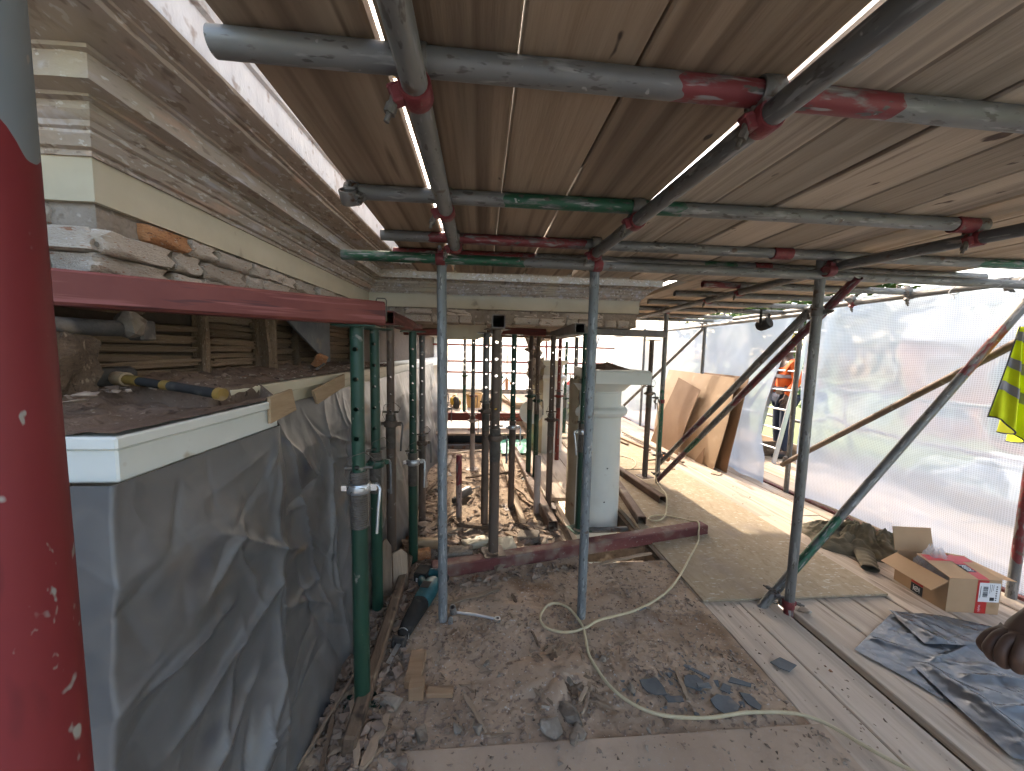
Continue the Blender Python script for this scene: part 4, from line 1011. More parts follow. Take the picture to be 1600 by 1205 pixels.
# ------------------------------------------------------------------ adjustable steel props
def perforated(L, r, holes, n=16, z0=0.0):
    """tube wall with real octagonal holes through both sides"""
    rows = [0.0]; kind = []
    for h in sorted(holes):
        rows += [h-.010, h-.005, h+.005, h+.010]
    rows.append(L)
    vs = [(r*math.cos(2*math.pi*k/n), r*math.sin(2*math.pi*k/n), z) for z in rows for k in range(n)]
    fs = []
    for i in range(len(rows)-1):
        ph = (i-1) % 4 if 0 < i < len(rows)-1 else 3
        for k in range(n):
            a, b = i*n+k, i*n+(k+1) % n; c, d_ = b+n, a+n
            side = k % (n//2)
            if ph != 3 and side in (0, 1):
                if ph == 1: continue
                if ph == 0: fs.append((a, b, d_) if side == 0 else (a, b, c))
                else: fs.append((a, c, d_) if side == 0 else (b, c, d_))
            else: fs.append((a, b, c, d_))
    return MB().add(vs, fs)
def prop(x, y, z0, z1, label, mo, mi, collar=.85, rot=0.0, ro=.030, ri=.0242, lean=(0, 0), head=True, bright=False, plate=True, n=18, hand=1):
    p = empty('steel_prop', (x, y, z0), rot, label, 'steel prop', 'steel props under the portico and wall')
    H = z1 - z0
    if lean != (0, 0): p.rotation_euler = (lean[1], lean[0], rot)
    if plate: MB().box(-.075, .075, -.075, .075, 0, .006).build('base_plate', mo, p, bevel=.002)
    MB().pipe((0, 0, .006), (0, 0, collar-.16), ro, ro-.004, n).build('outer_tube', mo, p, smooth=40)
    th = []
    zz = collar-.16
    while zz < collar+.06:
        th += [(ro+.0005, zz), (ro+.003, zz+.003), (ro+.003, zz+.005), (ro+.0005, zz+.008)]; zz += .0085
    MB().lathe([(ro-.004, collar-.16)] + th + [(ro+.0005, zz), (ro-.004, zz)], n).build('thread', M_thread, p, smooth=25)
    MB().lathe([(ro+.002, collar-.02), (ro+.012, collar-.02), (ro+.015, collar-.012), (ro+.015, collar+.006), (ro+.01, collar+.016), (ro+.002, collar+.018)], n).box(ro+.008, ro+.035, -.010, .010, collar-.014, collar+.010).box(-ro-.032, -ro-.008, -.009, .009, collar-.012, collar+.008).build('collar', M_bright if bright else mo, p, smooth=35)
    hx = (ro+.028)*hand
    MB().path([(hx, 0, collar+.006), (hx+.012*hand, 0, collar+.002), (hx+.018*hand, -.004, collar-.012), (hx+.014*hand, -.02, collar-.08), (hx+.010*hand, -.03, collar-.175)], .0065, 8).build('handle', M_bright if bright else M_pgrey, p, smooth=60)
    zi = collar-.02
    holes = [h for h in [zi + .10 + .11*k for k in range(14)] if h < H-.07]
    mbi = perforated(H-.006-zi, ri, [h-zi for h in holes], 16)
    mbi.build('inner_tube', mi, p, Matrix.Translation((0, 0, zi)) @ Matrix.Rotation(R_(-112-math.degrees(rot)), 4, 'Z'), smooth=40)
    if head: MB().box(-.075, .075, -.06, .06, H-.006, H).build('head_plate', mi, p, bevel=.002)
    pz_ = collar + .075
    MB().cyl((-.05, -.005, pz_), (.05, -.005, pz_), .0065, 8).path([(.05, -.005, pz_), (.065, -.02, pz_+.03), (.03, -.045, pz_+.07), (-.03, -.045, pz_+.05), (-.045, -.035, pz_-.01), (-.02, -.04, pz_-.06), (.03, -.042, pz_-.07)], .0018, 5).build('pin', M_thread, p, smooth=60)
    return p
prop(-.458, 1.405, 0, 1.538, 'nearest green prop with a bright collar and handle, under the red beam', M_pgreen, M_pgreen, .93, .1, bright=True, n=28, hand=1)
prop(-.553, 1.97, 0, 1.56, 'mottled dark green prop half hidden behind the nearest green prop', M_pgreen, M_pgreen, .85, .6)
prop(-.577, 2.40, 0, 1.605, 'brown-grey prop under the dark open-ended red box beam', M_prust, M_prust, .98, 0)
prop(-.442, 2.425, .0, 1.575, 'dark green prop with a flat head and pale collar, red at its foot', M_pgreen, M_pgreen, .72, .3, bright=True)
prop(-.489, 3.10, -.02, 1.60, 'slim brown prop behind the flat-headed green prop', M_prust, M_pgrey, .7, .5)
prop(.098, 2.415, .087, 1.603, 'thick brown prop standing on the dusty red floor beam in the centre', M_prust, M_prust, .80, .2, ro=.034, ri=.029, n=24)
prop(.04, 2.95, -.02, 1.604, 'dark prop directly behind the thick central prop', M_prust, M_pgrey, 1.0, .0)
prop(.297, 3.385, -.02, 1.62, 'green-topped brown prop right of the central prop with a white collar', M_prust, M_pgreen, .78, .2, bright=True)
prop(-.10, 4.55, -.02, 1.72, 'pale slim prop far back left of centre with a light cap', M_pipewhite, M_pgrey, .62, 0)
prop(-.29, 6.4, .42, 1.75, 'far green prop with a row of see-through holes, left of centre', M_pgreen, M_pgrey, .62, .1)
prop(-.13, 5.9, .2, 1.75, 'distant red footed prop with see-through holes near the buckets', M_pred, M_pgrey, .55, 0)
prop(.565, 4.20, -.02, 1.66, 'rusty upper, dark green lower prop left of the second column', M_pgreen, M_prust, .98, .0)
prop(.655, 4.25, -.02, 1.66, 'green-brown prop with a rusty collar in front of the second column', M_pgreen, M_prust, .92, .3)
prop(.664, 3.405, -.02, 1.62, 'brown prop with bright see-through holes left of the white column', M_prust, M_prust, .85, -.2, hand=1)
prop(1.44, 6.2, .09, 1.66, 'thin dark green prop standing far back on the floor beam', M_pgreen, M_pgreen, .6, .1)
prop(.778, 2.72, .085, 1.606, 'dark green prop with a bright handle hidden behind the hose-loop post', M_pgreen, M_pgreen, .78, .3, bright=True, hand=-1)
prop(1.862, 3.93, .086, 1.625, 'tall brown prop on the floor beam right of the column', M_prust, M_prust, .95, .2)
prop(1.17, 4.5, -.02, 1.66, 'dark prop standing behind the column capital', M_prust, M_pgrey, .9, .1)
prop(1.40, 4.7, -.02, 1.66, 'grey prop with see-through holes behind the right side of the capital', M_pgrey, M_pgrey, .9, .1)
prop(1.05, 4.9, -.02, 1.66, 'red prop standing behind the column and the hose-loop post', M_pred, M_pred, .9, .1)
prop(-.72, 6.6, .42, 1.75, 'distant green prop close to the grey polythene', M_pgreen, M_pgreen, .7, 0)
prop(-.42, 4.35, -.02, 1.72, 'slim grey prop standing by the polythene in the back of the bay', M_pgrey, M_pgrey, .8, .2)
prop(.16, 5.2, -.02, 1.75, 'rusty prop far back behind the central prop', M_prust, M_pgrey, .75, .1)
prop(.34, 6.5, .42, 1.8, 'green prop on the far platform behind the brown one', M_pgreen, M_pgrey, .6, .1)
prop(-.55, 5.4, -.02, 1.75, 'dark prop far back beside the polythene folds', M_prust, M_prust, .85, .4)
boxbeam('steel_beam', (-.9, 4.45, 1.675), (1.0, 4.50, 1.675), .08, M_rustbeam, 'rusty cross beam over the far props inside the bay')
boxbeam('steel_beam', (-.9, 5.3, 1.72), (1.0, 5.35, 1.72), .08, M_beam, 'red cross beam over the farthest props inside the bay')
tube('prop_stub', (-.181, 3.18, -.01), (-.186, 3.20, .545), M_galv, 'short stub of tube with a red top standing in the bay', 'tube stub', bands=[(0, (.36, .28, .26)), (.30, (.28, .05, .06))], r=.026)
tube('prop_stub', (.522, 3.235, -.01), (.526, 3.25, .52), M_pipewhite, 'pale grey stub of tube standing right of the green-topped prop', 'tube stub', r=.03)
# mud round prop feet
for (x, y, z, lb) in ((.098, 2.40, .087, 'mound of dirt round the foot of the central prop on the floor beam'), (.79, 2.70, .087, 'small mound of dirt on the floor beam by the column')):
    tag(heap(x, y, .085, .06, z, .016, 2, 14).build('dirt_mound', M_dust, smooth=60), lb, 'dirt', kind='stuff')
# wire hanger on the wall by the beam end
tag(MB().path([(-.62, 2.25, 1.62), (-.62, 2.25, 1.74), (-.615, 2.25, 1.752), (-.57, 2.25, 1.752), (-.562, 2.25, 1.74), (-.562, 2.25, 1.62)], .004, 6).build('wire_hanger', M_thread, smooth=60), 'bent wire loop standing above the red beam end by the frieze', 'wire')

# ------------------------------------------------------------------ things on the floor
def catmull(P, k=6, closed=False):
    P = [V(*p) for p in P]; out = []
    for i in range(len(P)-1):
        p0, p1, p2, p3 = P[max(i-1, 0)], P[i], P[i+1], P[min(i+2, len(P)-1)]
        for j in range(k):
            t = j/k
            out.append(.5*((2*p1) + (p2-p0)*t + (2*p0-5*p1+4*p2-p3)*t*t + (3*p1-p0-3*p2+p3)*t*t*t))
    out.append(P[-1]); return out
hz = .017
hp = [(1.80, .80), (1.492, 1.067), (1.346, 1.247), (1.126, 1.285), (.905, 1.275), (.709, 1.308), (.588, 1.413), (.535, 1.585), (.545, 1.70), (.552, 1.795), (.515, 1.90), (.455, 1.955), (.39, 1.94), (.338, 1.865), (.362, 1.785), (.455, 1.752), (.56, 1.775), (.66, 1.83), (.92, 1.907), (1.209, 2.092), (1.541, 2.441), (1.70, 2.62)]
pts = [(x, y, hz + (.012 if 10 <= i <= 12 else 0) + (.008 if y < 1.24 else 0)) for i, (x, y) in enumerate(hp)]
pts += [(1.752, 2.70, .05), (1.775, 2.735, .092), (1.80, 2.80, .092), (1.80, 2.90, .05), (1.76, 3.0, .028), (1.66, 3.06, .028), (1.54, 3.05, .03), (1.47, 2.99, .03), (1.52, 2.95, .03), (1.60, 2.99, .03), (1.70, 3.12, .03), (1.80, 3.32, .11), (1.86, 3.55, .10), (1.93, 3.80, .12), (1.955, 3.87, .40), (1.96, 3.88, .75), (1.94, 3.89, .92)]
tag(MB().path(catmull(pts, 7), .0068, 10).build('hose', M_hose, smooth=70), 'yellow air hose looping over the dusty floor round the grey post', 'hose')
tag(MB().path(catmull([(1.28, 4.3, .03), (1.6, 4.25, .02), (1.95, 4.45, .02), (2.1, 4.8, .02), (1.9, 5.1, .02)], 7), .006, 8).build('cable', M_hose, smooth=70), 'thin tan cable curling on the boards behind the column', 'cable')

# reciprocating saw
sw = empty('reciprocating_saw', (-.415, 1.555, .0), R_(-12.5), 'teal and black cordless reciprocating saw lying by the grey post', 'power saw')
MB().prism([(-.004, .0), (.012, .03), (.012, .19), (-.012, .19), (-.010, .01)], .028, .0305).build('blade', M_alu, sw, smooth=0)
MB().box(-.035, .03, .155, .175, .008, .06).box(-.032, -.022, .14, .19, .006, .05).box(.018, .027, .14, .19, .01, .055).build('shoe', M_iron, sw, bevel=.004)
MB().loft([(.185, 0, .035, .018, .018), (.205, 0, .037, .030, .030), (.26, 0, .043, .036, .036), (.36, .003, .05, .042, .044), (.42, .006, .054, .046, .047), (.425, .006, .054, .040, .042)], 18).build('nose_boot', M_black, sw, smooth=40)
MB().path([(.028*math.cos(a), .206 + .004*math.sin(a), .037+.034*math.sin(a)) for a in [i*math.pi/8 for i in range(16)]], .003, 6, closed=True).build('hook_ring', M_alu, sw, smooth=60)
bd = MB().loft([(.415, .006, .055, .045, .046), (.44, .008, .057, .048, .05), (.52, .012, .06, .050, .052), (.575, .016, .06, .044, .05), (.60, .02, .06, .03, .04)], 18)
bd.build('body', M_teal, sw, smooth=40)
MB().path(catmull([(-.015, .565, .055), (-.055, .60, .05), (-.075, .645, .048), (-.07, .69, .05), (-.02, .705, .055), (.035, .69, .055)], 5), [.025]*26, 12).build('handle', M_teal, sw, smooth=60)
MB().path(catmull([(.035, .585, .06), (.075, .62, .06), (.07, .67, .057), (.035, .695, .055)], 5), .018, 10).build('guard', M_black, sw, smooth=60)
MB().box(-.125, -.045, .635, .735, .012, .082).box(-.118, -.06, .628, .635, .02, .07).build('battery', M_black, sw, bevel=.008)
MB().box(-.108, -.075, .6262, .6275, .032, .058).build('battery_label', M_label, sw, smooth=0)
MB().box(-.02, .03, .47, .53, .1115, .1125).build('maker_plate', M_black, sw, smooth=0)

# ratchet spanner
sp = empty('ratchet_spanner', (-.135, 1.935, .008), R_(-16), 'steel scaffold spanner lying beside the grey post', 'spanner')
MB().path([(.02, 0, .008), (.12, .003, .010), (.235, 0, .008)], [.007, .0075, .007], 8).build('shank', M_alu, sp, smooth=60)
MB().pipe((0, 0, -.004), (0, 0, .05), .018, .012, 14).build('socket', M_bright, sp, Matrix.Rotation(R_(18), 4, 'X'), smooth=35)
MB().pipe((.25, 0, 0), (.25, 0, .014), .018, .009, 12).build('ring_end', M_bright, sp, smooth=35)
MB().cyl((.0, -.045, 0), (.012, -.075, .004), .014, 10).build('spare_socket', M_bright, sp, smooth=35)

# fresh wood offcuts
ob = MB().box(-.035, .035, -.085, .085, 0, .012).build('wood_offcut', M_cleanwood, bevel=.002); ob.location = (-.276, 1.57, .004)
ob.scale = (1, 1, 3.2)
tag(ob, 'upright-looking block of fresh cut wood on the floor near the saw blade', 'wood offcut')
ob = MB().box(-.03, .03, -.03, .03, 0, .06).build('wood_offcut', M_cleanwood, bevel=.002); ob.location = (-.252, 1.455, .006); ob.rotation_euler = (0, 0, .03)
tag(ob, 'small cube of fresh wood leaning against the larger offcut', 'wood offcut')
ob = MB().box(-.055, .055, -.02, .02, 0, .022).build('wood_offcut', M_cleanwood, bevel=.002); ob.location = (-.155, 1.452, .006); ob.rotation_euler = (0, 0, -.05)
tag(ob, 'low strip of reddish fresh wood right of the small cube', 'wood offcut')

# slates
def slate(x, y, poly, rz, label, z=.012, tilt=.04):
    o = MB().prism([(a*.86, b*.86) for a, b in poly], 0, .005).build('slate_piece', M_slate, bevel=.0012)
    o.location = (x, y, z); o.rotation_euler = (tilt, -tilt*.6, rz)
    tag(o, label, 'slate')
slate(.765, 1.425, [(-.05, .045), (.045, .042), (.052, -.01), (.046, -.05), (-.01, -.045), (-.045, -.02), (-.055, .01)], .1, 'largest dark slate, left of the leaning wood chip')
slate(.83, 1.362, [(-.045, .014), (.04, .018), (.042, -.012), (-.04, -.016)], -.1, 'small oblong slate touching the largest one', .012)
slate(.955, 1.43, [(-.06, .01), (-.01, .05), (.05, .03), (.055, -.01), (.0, -.045)], .3, 'pointed slate just right of the leaning wood chip')
slate(.985, 1.405, [(-.035, .012), (.03, .02), (.035, -.01), (-.03, -.014)], -.2, 'little slate chip lying on the pointed slate', .022)
slate(1.01, 1.475, [(-.045, .035), (-.02, .038), (.045, -.02), (.03, -.034)], .0, 'thin slate sliver behind the pointed slate')
slate(1.03, 1.325, [(-.055, .04), (.0, .055), (.05, .03), (.06, -.02), (.02, -.05), (-.04, -.04), (-.06, 0)], .2, 'rounded slate close to the yellow hose', .012)
slate(1.15, 1.335, [(-.025, .05), (.02, .03), (.03, -.03), (0, -.05), (-.03, -.01)], .1, 'upright oval slate near the yellow hose', .012)
slate(1.165, 1.42, [(-.06, .02), (-.02, .04), (.05, -.02), (.03, -.035)], .2, 'long slate sliver between the slates and the planks', .012)
slate(1.44, 1.50, [(-.055, .035), (.03, .045), (.07, -.02), (.03, -.03), (-.01, -.04), (-.04, -.01)], .2, 'grey slate lying alone on the second plank', .008, .02)
slate(.93, 1.91, [(-.03, .012), (.03, .016), (.035, -.01), (-.025, -.014)], .3, 'small slate chip under the hose near the post')
slate(1.08, 1.40, [(-.03, .02), (.025, .015), (.03, -.02), (-.02, -.025)], .8, 'small broken slate between the rounded and oval slates', .01)
tl = MB().box(-.06, .06, -.05, .05, 0, .012).build('loose_tile', M_dust2, bevel=.002); tl.location = (2.94, 4.25, .0); tl.rotation_euler = (0, 0, .7)
tag(tl, 'pale square tile lying on the boards in front of the hardboard', 'tile')

# stones and splinters
def stone(x, y, s, seed, label, m=M_rub, z=.0):
    random.seed(seed); sx, sy, sz = s
    o = MB().hull([(random.uniform(-1, 1)*sx, random.uniform(-1, 1)*sy, random.uniform(-.8, 1)*sz) for _ in range(24)]).build('stone', m, bevel=.004, smooth=28)
    o.location = (x, y, z+sz*.75); o.rotation_euler = (0, 0, random.uniform(0, 3))
    return tag(o, label, 'stone')
stone(.375, 1.325, (.045, .050, .022), 1, 'flat-topped grey stone below the splintered wood')
stone(.293, 1.265, (.038, .055, .026), 2, 'tall pale stone by the edge of the near floor sheet')
stone(.385, 1.245, (.042, .032, .016), 3, 'grey double stone next to the tall pale one')
stone(.36, 1.228, (.03, .022, .016), 33, 'small flat stone in front of the grey double stone', z=.012)
stone(.04, 1.592, (.018, .017, .012), 4, 'small white stone alone in the middle of the dusty floor')
stone(-.352, 1.43, (.045, .032, .022), 5, 'broken pale stone at the foot of the nearest green prop')
stone(.405, 1.47, (.018, .03, .02), 6, 'little stone wedged beside the splintered wood')
stone(.665, 1.425, (.024, .018, .016), 7, 'pointed pink stone left of the largest slate')
stone(.592, 1.585, (.017, .02, .016), 8, 'white stone right of the hose bend')
stone(1.87, 1.84, (.035, .028, .018), 9, 'lump of mortar on the plank by the braced standard')
stone(.0, 1.29, (.016, .022, .02), 10, 'small pale stone left of the wood strip end')
stone(-.20, 1.275, (.022, .028, .022), 11, 'broken white tile lump near the floor sheet edge')
stone(-.07, 1.30, (.02, .02, .014), 12, 'small grey stone in front of the wood strip')
stone(.28, 1.36, (.024, .018, .014), 13, 'brown stone behind the tall pale stone')
stone(-.29, 2.02, (.03, .03, .02), 14, 'white stone chip beside the saw body')
def stick(p, q, wd, th, label, m=M_stick):
    p, q = V(*p), V(*q); L = (q-p).length; random.seed(int(L*1000))
    mb = MB()
    n = 7; vs = []
    for i in range(n):
        t = i/(n-1); w_ = wd*(1-.35*random.random())*(1 if 0 < i < n-1 else .55); h_ = th*(1-.3*random.random())
        ox, oy = random.uniform(-.2, .2)*wd, random.uniform(-.2, .2)*th
        vs += [(-w_/2+ox, -h_/2+oy, t*L), (w_/2+ox, -h_/2+oy, t*L), (w_/2+ox, h_/2+oy, t*L), (-w_/2+ox, h_/2+oy, t*L)]
    fs = [(3, 2, 1, 0), tuple(range(4*n-4, 4*n))]
    for i in range(n-1):
        for k in range(4): fs.append((4*i+k, 4*i+(k+1) % 4, 4*i+4+(k+1) % 4, 4*i+4+k))
    o = mb.add(vs, fs).build('wood_splinter', m, smooth=20)
    o.matrix_world = frame(p, q, (0, 0, 1)) @ Matrix.Rotation(R_(90), 4, 'Z')
    return tag(o, label, 'wood splinter')
stick((-.055, 1.44, .012), (.035, 1.275, .018), .022, .01, 'pale wood strip slanting across the dust left of the stones')
stick((-.505, 1.42, .03), (-.405, 1.17, .035), .034, .014, 'grey lath lying against the foot of the nearest green prop')
stick((-.345, 1.36, .02), (-.385, 1.16, .04), .04, .012, 'brown split board right of the grey lath, near the bottom edge')
stick((-.19, 2.01, .012), (.13, 2.12, .014), .03, .01, 'long thin wood strip lying in front of the red floor beam')
stick((.83, 2.36, .012), (1.25, 2.47, .02), .028, .012, 'pale wood strip along the floor opening by the beam')
stick((.05, 2.045, .01), (.13, 2.03, .012), .02, .008, 'orange wood chip in front of the floor beam')
stick((.885, 1.36, .012), (.91, 1.50, .022), .02, .014, 'wood chip leaning between the slates')
stick((.36, 1.62, .02), (.385, 1.47, .012), .05, .028, 'dark splintered chunk of rotten wood in the middle of the floor', M_oldwood)
stick((.395, 1.50, .012), (.42, 1.40, .012), .035, .02, 'second rotten wood splinter beside the dark chunk', M_oldwood)
stick((.42, 1.37, .02), (.47, 1.42, .035), .018, .01, 'orange stick poking over the flat-topped stone')
stick((.28, 1.78, .01), (.30, 1.68, .01), .012, .008, 'small brown splinter left of the hose', M_oldwood)
stick((.20, 2.08, .01), (.22, 2.0, .012), .02, .01, 'upright-looking dark chip near the hose loop', M_oldwood)
stick((-.52, 1.55, .06), (-.60, 1.18, .03), .014, .012, 'thin stick lying along the foot of the polythene')
stick((-.55, 1.35, .05), (-.50, 1.08, .03), .02, .012, 'bent brown lath lying in the gutter rubble', M_oldwood)
stick((.02, 2.84, .02), (.26, 2.80, .02), .03, .012, 'pale strip on the bay floor behind the central prop')
stick((.36, 2.95, .02), (.60, 2.74, .03), .03, .015, 'slanting strip on the bay floor near the dirty box beam')
# timbers along the gutter
wp = MB().box(-.025, .025, 0, 1.45, 0, .09); 
o = wp.build('wall_plate', M_oldwood, bevel=.008); o.location = (-.455, 1.22, .0); o.rotation_euler = (0, .12, R_(1))
tag(o, 'dirty brown timber lying along the floor under the props at the left', 'timber')
for (x, y, h, wd, lb) in ((-.535, 2.08, .34, .07, 'upright offcut board behind the nearest green prop'), (-.47, 2.16, .24, .09, 'shorter broken board leaning beside the upright offcut')):
    o = MB().prism([(-wd/2, 0), (wd/2, 0), (wd/2, h*.86), (wd*.1, h), (-wd/2, h*.93)], -.010, .010, M=Matrix(((1, 0, 0, 0), (0, 0, 1, 0), (0, 1, 0, 0), (0, 0, 0, 1)))).build('offcut_board', M_stick, bevel=.002)
    o.location = (x, y, .0); o.rotation_euler = (-.25, .05, .5)
    tag(o, lb, 'board')

def scatter(name, n, region, smin, smax, m, seed, label, z=0.0, flat=.6, long=1.0, dens=None, pts=9):
    random.seed(seed); mb = MB(); x0, x1, y0, y1 = region; k = 0; tries = 0
    while k < n and tries < n*12:
        tries += 1
        x, y = random.uniform(x0, x1), random.uniform(y0, y1)
        if dens and random.random() > dens(x, y): continue
        s = smin*(smax/smin)**(random.random()**2.2)
        a = random.uniform(0, math.pi); ca, sa = math.cos(a), math.sin(a); l = random.uniform(1, long)
        P = []
        for _ in range(pts):
            px, py, pz = random.gauss(0, .5)*s*l, random.gauss(0, .5)*s, random.gauss(0, .5)*s*flat
            P.append((x+px*ca-py*sa, y+px*sa+py*ca, z+pz+s*flat*.35))
        mb.hull(P); k += 1
    return tag(mb.build(name, m, smooth=0), label, 'rubble', kind='stuff')
gut = lambda x, y: (sstep(-.30, -.45, x) if y > 1.3 else sstep(-.1-.2*(y-1.0), -.42, x))
scatter('gutter_rubble', 1900, (-.64, -.22, 1.0, 2.45), .008, .036, M_rub2, 3, 'broken brick and mortar rubble in the gutter along the polythene', .012, .75, 1.5, gut)
scatter('gutter_chips', 350, (-.66, -.15, 1.0, 2.45), .008, .025, M_chip, 4, 'splinters and wood chips in the gutter along the polythene', .02, .3, 4.5, gut)
scatter('floor_crumbs', 2200, (-.45, 1.30, 1.24, 2.36), .004, .013, M_rub2, 5, 'crumbs of mortar over the dusty floor', .008, .6, 1.6, lambda x, y: .25+.75*max(0, fbm(x*3.5, y*3.5, 8)*2.4))
scatter('near_crumbs', 500, (-.55, 1.33, .85, 1.22), .004, .012, M_rub2, 6, 'crumbs on the near floor sheet', .022, .5, 1.6, lambda x, y: .3+.7*max(0, fbm(x*3, y*3, 3)*2))
scatter('floor_splinters', 380, (-.45, 1.30, 1.24, 2.36), .004, .012, M_chip, 7, 'fine wood splinters over the dusty floor', .008, .4, 5, lambda x, y: .2+.8*max(0, fbm(x*3, y*3, 18)*2.4))
scatter('beam_rubble', 150, (-.2, .75, 2.06, 2.35), .008, .035, M_rub2, 8, 'rubble heaped along the front of the red floor beam', .008, .6, 1.8, lambda x, y: 1 if 0 < (2.26+.23*x) - y < .09 + .03*math.sin(x*20) else 0)
scatter('bay_rubble', 1300, (-.55, .64, 2.40, 3.0), .012, .06, M_rub2, 9, 'heap of broken brick, timber and mortar in the bay behind the floor beam', .01, .6, 2.0, lambda x, y: (1-.75*sstep(2.72, 2.95, y)) if y > 2.36+.23*x else 0)
scatter('bay_chips', 650, (-.75, .64, 2.5, 5.4), .01, .035, M_chip, 10, 'splinters scattered over the sunlit bay floor', -.005, .3, 3.5, lambda x, y: .25+.75*(1 if x < -.35 or x > .36 else 0))
scatter('bay_crumbs', 900, (-.75, .64, 2.9, 5.4), .006, .03, M_rub2, 11, 'crumbs over the sunlit bay floor', -.008, .5, 1.6, lambda x, y: .3+.7*(1 if x < -.35 or x > .36 else 0))
scatter('board_crumbs', 200, (1.35, 3.2, 1.05, 4.2), .004, .011, M_rub2, 12, 'crumbs over the strand board and planks', .012, .5, 1.6, lambda x, y: (.9 if y < 1.96 else .35)*(1 if not (1.77 < x < 1.84) else 0)*max(.1, fbm(x*3, y*3, 5)*2.2) if y > 1.96 else .0)
scatter('plank_crumbs', 90, (1.36, 1.76, 1.0, 1.94), .004, .010, M_rub2, 13, 'crumbs on the planks left of the deck gap', .002, .5, 1.6)
scatter('shelf_crumbs', 500, (-1.15, -.76, .83, 3.1), .006, .026, M_rub2, 14, 'flakes of plaster and brick on the dirty ledge', 1.325, .5, 1.8, lambda x, y: (.9 if x < -.95 else .25)*(1 if y > 1.42 or x < -.82 else 0))
tag(heap(.37, 1.50, .24, .26, .004, .036, 9, 26).build('dirt_heap', M_dust, smooth=60), 'low heap of dirt and rotten wood in the middle of the floor', 'dirt', kind='stuff')
tag(heap(.20, 1.97, .30, .14, .002, .014, 4, 22).build('dirt_heap', M_dust, smooth=60), 'low drift of dust in front of the floor beam', 'dirt', kind='stuff')
scatter('heap_splinters', 160, (.24, .52, 1.33, 1.68), .005, .02, M_chip, 17, 'rotten splinters on the dark heap in the middle of the floor', .018, .4, 5)
random.seed(41)
for k, (x, y, L, a, m, lb) in enumerate(((-.35, 3.0, .5, 60, M_stick, 'loose lath slanting across the left of the bay floor'), (-.55, 3.6, .7, 75, M_oldwood, 'dark timber length against the polythene in the bay'), (.42, 3.6, .55, 110, M_stick, 'loose lath lying over the pale batten'), (.12, 4.2, .6, 20, M_oldwood, 'dark loose timber further back in the bay'), (-.42, 4.5, .8, 85, M_boardG, 'grey board end in the far left of the bay'), (-.2, 5.1, .6, 5, M_boardL, 'pale board lying across the far bay floor'), (.30, 2.72, .25, 140, M_stick, 'short lath in the rubble right of the central prop'), (-.28, 2.78, .3, 30, M_stick, 'short lath in the rubble left of the central prop'), (-.5, 2.75, .34, 100, M_oldwood, 'broken timber end beside the brown-grey prop'))):
    c, s = math.cos(R_(a)), math.sin(R_(a))
    stick((x-c*L/2, y-s*L/2, .03), (x+c*L/2, y+s*L/2, .03+.02*(k % 3)), .05, .02, lb, m)
scatter('slate_chips', 90, (.55, 1.25, 1.28, 1.62), .006, .022, M_slate, 19, 'little slate chips around the broken slates', .006, .25, 1.8, lambda x, y: max(.1, 1-((x-.95)**2/.12+(y-1.4)**2/.03)))
# larger blocks in the bay
for (x, y, s, rz, lb, m) in ((-.02, 2.62, (.20, .13, .05), .5, 'pale cut stone block lying tilted left of the central prop', M_cream), (.20, 2.56, (.12, .16, .06), .1, 'pale square stone block right of the central prop', M_cream),
                        (.38, 2.70, (.16, .11, .05), -.3, 'broken plaster slab near the dirty box beam', M_rub), (-.38, 2.62, (.22, .07, .06), .15, 'pale length of timber behind the flat-headed green prop', M_plyscrap),
                        (-.13, 2.45, (.17, .10, .08), .1, 'old brick left of the central prop foot', M_rub), (-.40, 2.47, (.13, .07, .06), .2, 'orange sunlit brick at the foot of the flat-headed prop', M_bricko),
                        (.12, 2.86, (.60, .05, .03), .0, 'dark timber batten across the front of the bay floor', M_oldwood)):
    me = rough_block(int(x*100)+200, .04, .08); me.materials.append(m)
    o = piece(me, 'loose_block', None, (x, y, s[2]/2+.02), s, (random.uniform(-.15, .15), random.uniform(-.15, .15), rz))
    tag(o, lb, 'block')
st = MB().box(-.03, .03, 0, 1.9, 0, .03).build('floor_batten', M_boardL, bevel=.003); st.location = (.37, 2.98, -.012); st.rotation_euler = (0, 0, .03)
tag(st, 'pale batten lying lengthways along the bay floor left of the beams', 'batten')
dr = empty('rotary_drill', (-.20, 3.55, -.01), R_(-35), 'dusty power drill lying in the sun behind the red-topped stub', 'power drill')
MB().loft([(0, 0, .05, .03, .03), (.04, 0, .05, .045, .045), (.16, 0, .05, .042, .045), (.18, 0, .05, .025, .025)], 14).build('body', M_pgrey, dr, smooth=40)
MB().cyl((0, .18, .05), (0, .34, .03), .008, 8).build('bit', M_thread, dr, smooth=40)
MB().box(-.02, .02, -.10, .02, .0, .05).build('handle', M_black, dr, bevel=.008)

# ------------------------------------------------------------------ things on the ledge
hm = empty('sledge_hammer', (-1.085, 1.165, 1.352), R_(-16), 'sledge hammer with black head and yellow and black handle lying on the ledge', 'hammer')
MB().prism([(-.032, -.018), (-.018, -.032), (.018, -.032), (.032, -.018), (.032, .018), (.018, .032), (-.018, .032), (-.032, .018)], -.055, .055, M=Matrix.Rotation(R_(90), 4, 'X') @ Matrix.Rotation(0, 4, 'Y')).build('head', M_iron, hm, bevel=.006)
MB().cyl((.03, 0, 0), (.07, 0, -.002), .020, 14).build('neck_wrap', M_plyscrap, hm, smooth=40)
MB().cyl((.065, 0, -.002), (.115, 0, -.006), .0145, 14).build('yellow_shaft', M_yel, hm, smooth=40)
MB().path([(.115, 0, -.006), (.20, 0, -.013)], .0125, 14).build('black_shaft', M_black, hm, smooth=40)
MB().path([(.20, 0, -.013), (.225, 0, -.015)], .0138, 14).build('yellow_ring', M_yel, hm, smooth=40)
